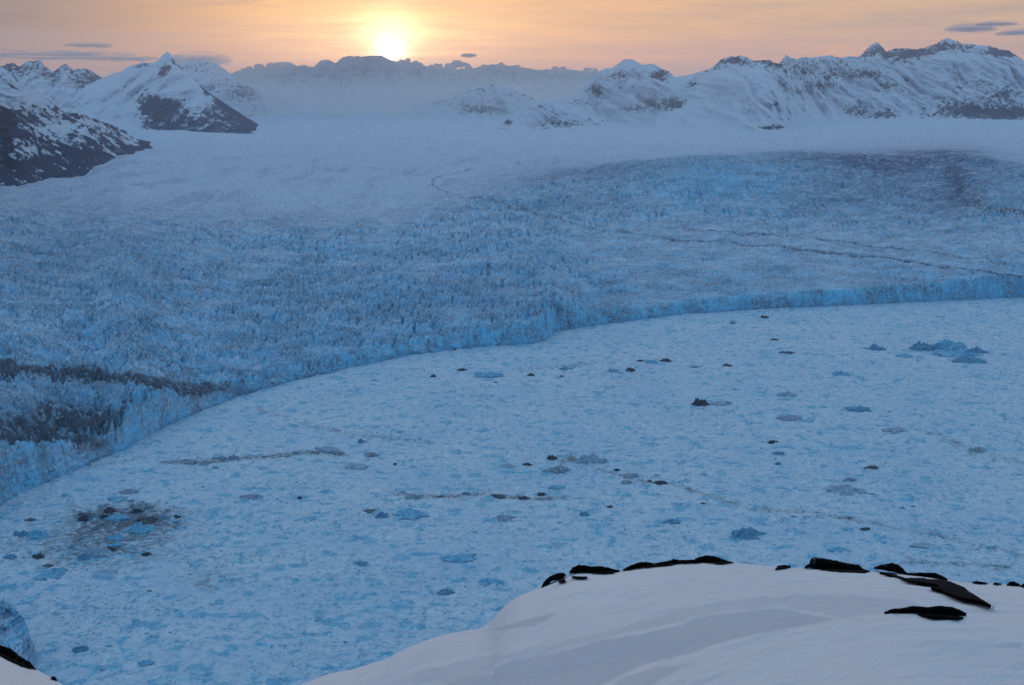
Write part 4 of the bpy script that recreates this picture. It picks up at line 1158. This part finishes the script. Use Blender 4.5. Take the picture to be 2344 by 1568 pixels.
def cloud(px, py, wpx, hpx, mat, label, group=None, dist=18500, seed=0, lump=0.12, skew=0.0, flat=0.0):
    c = at_dist(np.array([px]), np.array([py]), float(dist))[0]
    k = dist / F * 1.0
    V_, F_ = ICO
    x, y, z = V_.T
    r_ = 1 + lump * fbm(x * 1.7 + seed, y * 1.7 + z * 1.3, seed, 4, 0.6)
    zz = np.where(z < 0, z * (1 - flat), z)
    xx = x * r_
    P_ = np.stack([xx * wpx / 2 * k, y * r_ * wpx / 2 * k * 0.7, zz * r_ * hpx / 2 * k + skew * xx * wpx / 2 * k], 1)
    ob = raw_mesh('cloud', P_, F_, mat, smooth=True)
    ob.location = tuple(float(v_) for v_ in c)
    ob.rotation_euler = (0, 0, -math.atan2(c[0], c[1]))
    tag(ob, label, 'cloud', group)
    return ob
G_C = 'lens shaped clouds above the right ridge'
cloud(2221, 68, 104, 30, MC_LENS, 'largest dark lens shaped cloud above the right ridge', G_C, seed=1, flat=0.4)
cloud(2281, 56, 82, 17, MC_LENS, 'thin lens cloud highest of the three at top right', G_C, seed=2, flat=0.3)
cloud(2335, 76, 96, 22, MC_LENS, 'lens cloud cut by the right edge of the frame', G_C, seed=3, flat=0.4, skew=0.05)
cloud(110, 126, 340, 30, MC_GREY, 'long grey cloud bar low over the far left peaks', None, seed=4, lump=0.3)
cloud(300, 135, 130, 17, MC_GREY, 'short faint cloud bar touching the pyramid peak from the left', None, seed=12, lump=0.3)
cloud(202, 104, 104, 17, MC_GREY, 'small grey cloud wisp above the long cloud bar', None, seed=5, lump=0.2)
cloud(452, 138, 150, 44, MC_GREY, 'grey cloud cap hanging right of the snowy pyramid peak', None, seed=6, lump=0.2)
cloud(1072, 127, 34, 9, MC_PUFF, 'tiny dark cloud scrap right of the sun', None, seed=7, lump=0.4)

def puffbank(label, pts, seed, mat, dist=17900):
    rg = random.Random(seed)
    VV, FF = [], []
    V_, F_ = ico(3)
    for (px, py, r_) in pts:
        for _ in range(4):
            c = at_dist(np.array([px + rg.uniform(-r_, r_) * 0.9]), np.array([py + rg.uniform(-0.35, 0.6) * r_]), dist + rg.uniform(-120, 120))[0]
            rad = r_ * dist / F * rg.uniform(0.45, 0.8)
            s_ = rg.randint(0, 999)
            q = V_ * (1 + 0.5 * fbm(V_[:, 0] * 2.2 + s_, V_[:, 1] * 2.2 + V_[:, 2] * 2, s_, 4, 0.6))[:, None] * rad * np.array([1.15, 1.0, 0.8])
            b = len(VV) and sum(len(a) for a in VV)
            VV.append(q + c); FF += [tuple(i + b for i in f) for f in F_]
    ob = raw_mesh('cloud', np.concatenate(VV), FF, mat)
    tag(ob, label, 'cloud')
    return ob
rg = random.Random(5)
puffbank('ragged cloud bank on the ridge just right of the sun', [(915, 142, 9), (928, 140, 8), (945, 147, 10), (960, 150, 9), (905, 148, 8), (975, 158, 8), (990, 154, 7), (1005, 151, 9), (1020, 156, 9), (1035, 154, 10), (1050, 145, 10), (1062, 150, 9), (1040, 148, 8), (940, 158, 12), (1000, 162, 12), (1075, 158, 9)], 1, MC_PUFF)
puffbank('low ragged cloud bank along the ridge left of the sun', [(545, 165, 9), (570, 157, 9), (590, 152, 9), (612, 149, 9), (635, 148, 9), (655, 149, 8), (675, 151, 8), (690, 152, 7), (705, 153, 6), (560, 165, 12), (620, 160, 12)], 2, MC_PUFF)
puffbank('broken cloud fringe on the ridge toward the right', [(1110, 150, 7), (1140, 150, 8), (1180, 153, 7), (1270, 157, 6), (1290, 156, 8), (1345, 160, 7), (1360, 160, 6), (1210, 158, 8)], 3, MC_PUFF)

# ------------------------------------------------------------------ haze
def m_haze(t):
    v_ = t.n('ShaderNodeVolumePrincipled', inp={'Color': (0.74, 0.84, 1.0), 'Density': 3.1e-5, 'Anisotropy': 0.55})
    t.n('ShaderNodeOutputMaterial', inp={1: v_.outputs[0]})
MAT_HAZE = material('valley haze', m_haze)
hx0, hx1, hy0, hy1, hz0, hz1 = -16500, 16500, -3500, 17300, -4, 1200
V8 = [(x, y, z) for z in (hz0, hz1) for (x, y) in ((hx0, hy0), (hx1, hy0), (hx1, hy1), (hx0, hy1))]
F8 = [(0, 3, 2, 1), (4, 5, 6, 7), (0, 1, 5, 4), (1, 2, 6, 5), (2, 3, 7, 6), (3, 0, 4, 7)]
hz_ob = raw_mesh('haze', V8, F8, MAT_HAZE, smooth=False)
hz_ob['kind'] = 'stuff'

V_, F_ = ico(4)
def m_mist(d):
    def f(t):
        v_ = t.n('ShaderNodeVolumePrincipled', inp={'Color': (0.93, 0.93, 0.93), 'Density': d, 'Anisotropy': 0.3})
        t.n('ShaderNodeOutputMaterial', inp={1: v_.outputs[0]})
    return f
for (px, py, dd_, rx_, ry_, rz_, rho) in [(900, 245, 13000, 4600, 1700, 210, 3.4e-4), (860, 240, 13000, 5000, 1900, 330, 1.3e-4), (960, 230, 12900, 6200, 2100, 480, 9.0e-5), (1000, 225, 12900, 7500, 2600, 660, 7.0e-5), (1660, 245, 9600, 1100, 900, 190, 2.2e-4)]:
    c = at_dist(np.array([px]), np.array([py]), float(dd_))[0]
    mo = raw_mesh('mist', V_ * np.array([rx_, ry_, rz_]), F_, material('valley mist', m_mist(rho)))
    mo.location = tuple(float(q_) for q_ in c)
    mo.rotation_euler = (0, 0, -math.atan2(c[0], c[1]))
    mo['kind'] = 'stuff'
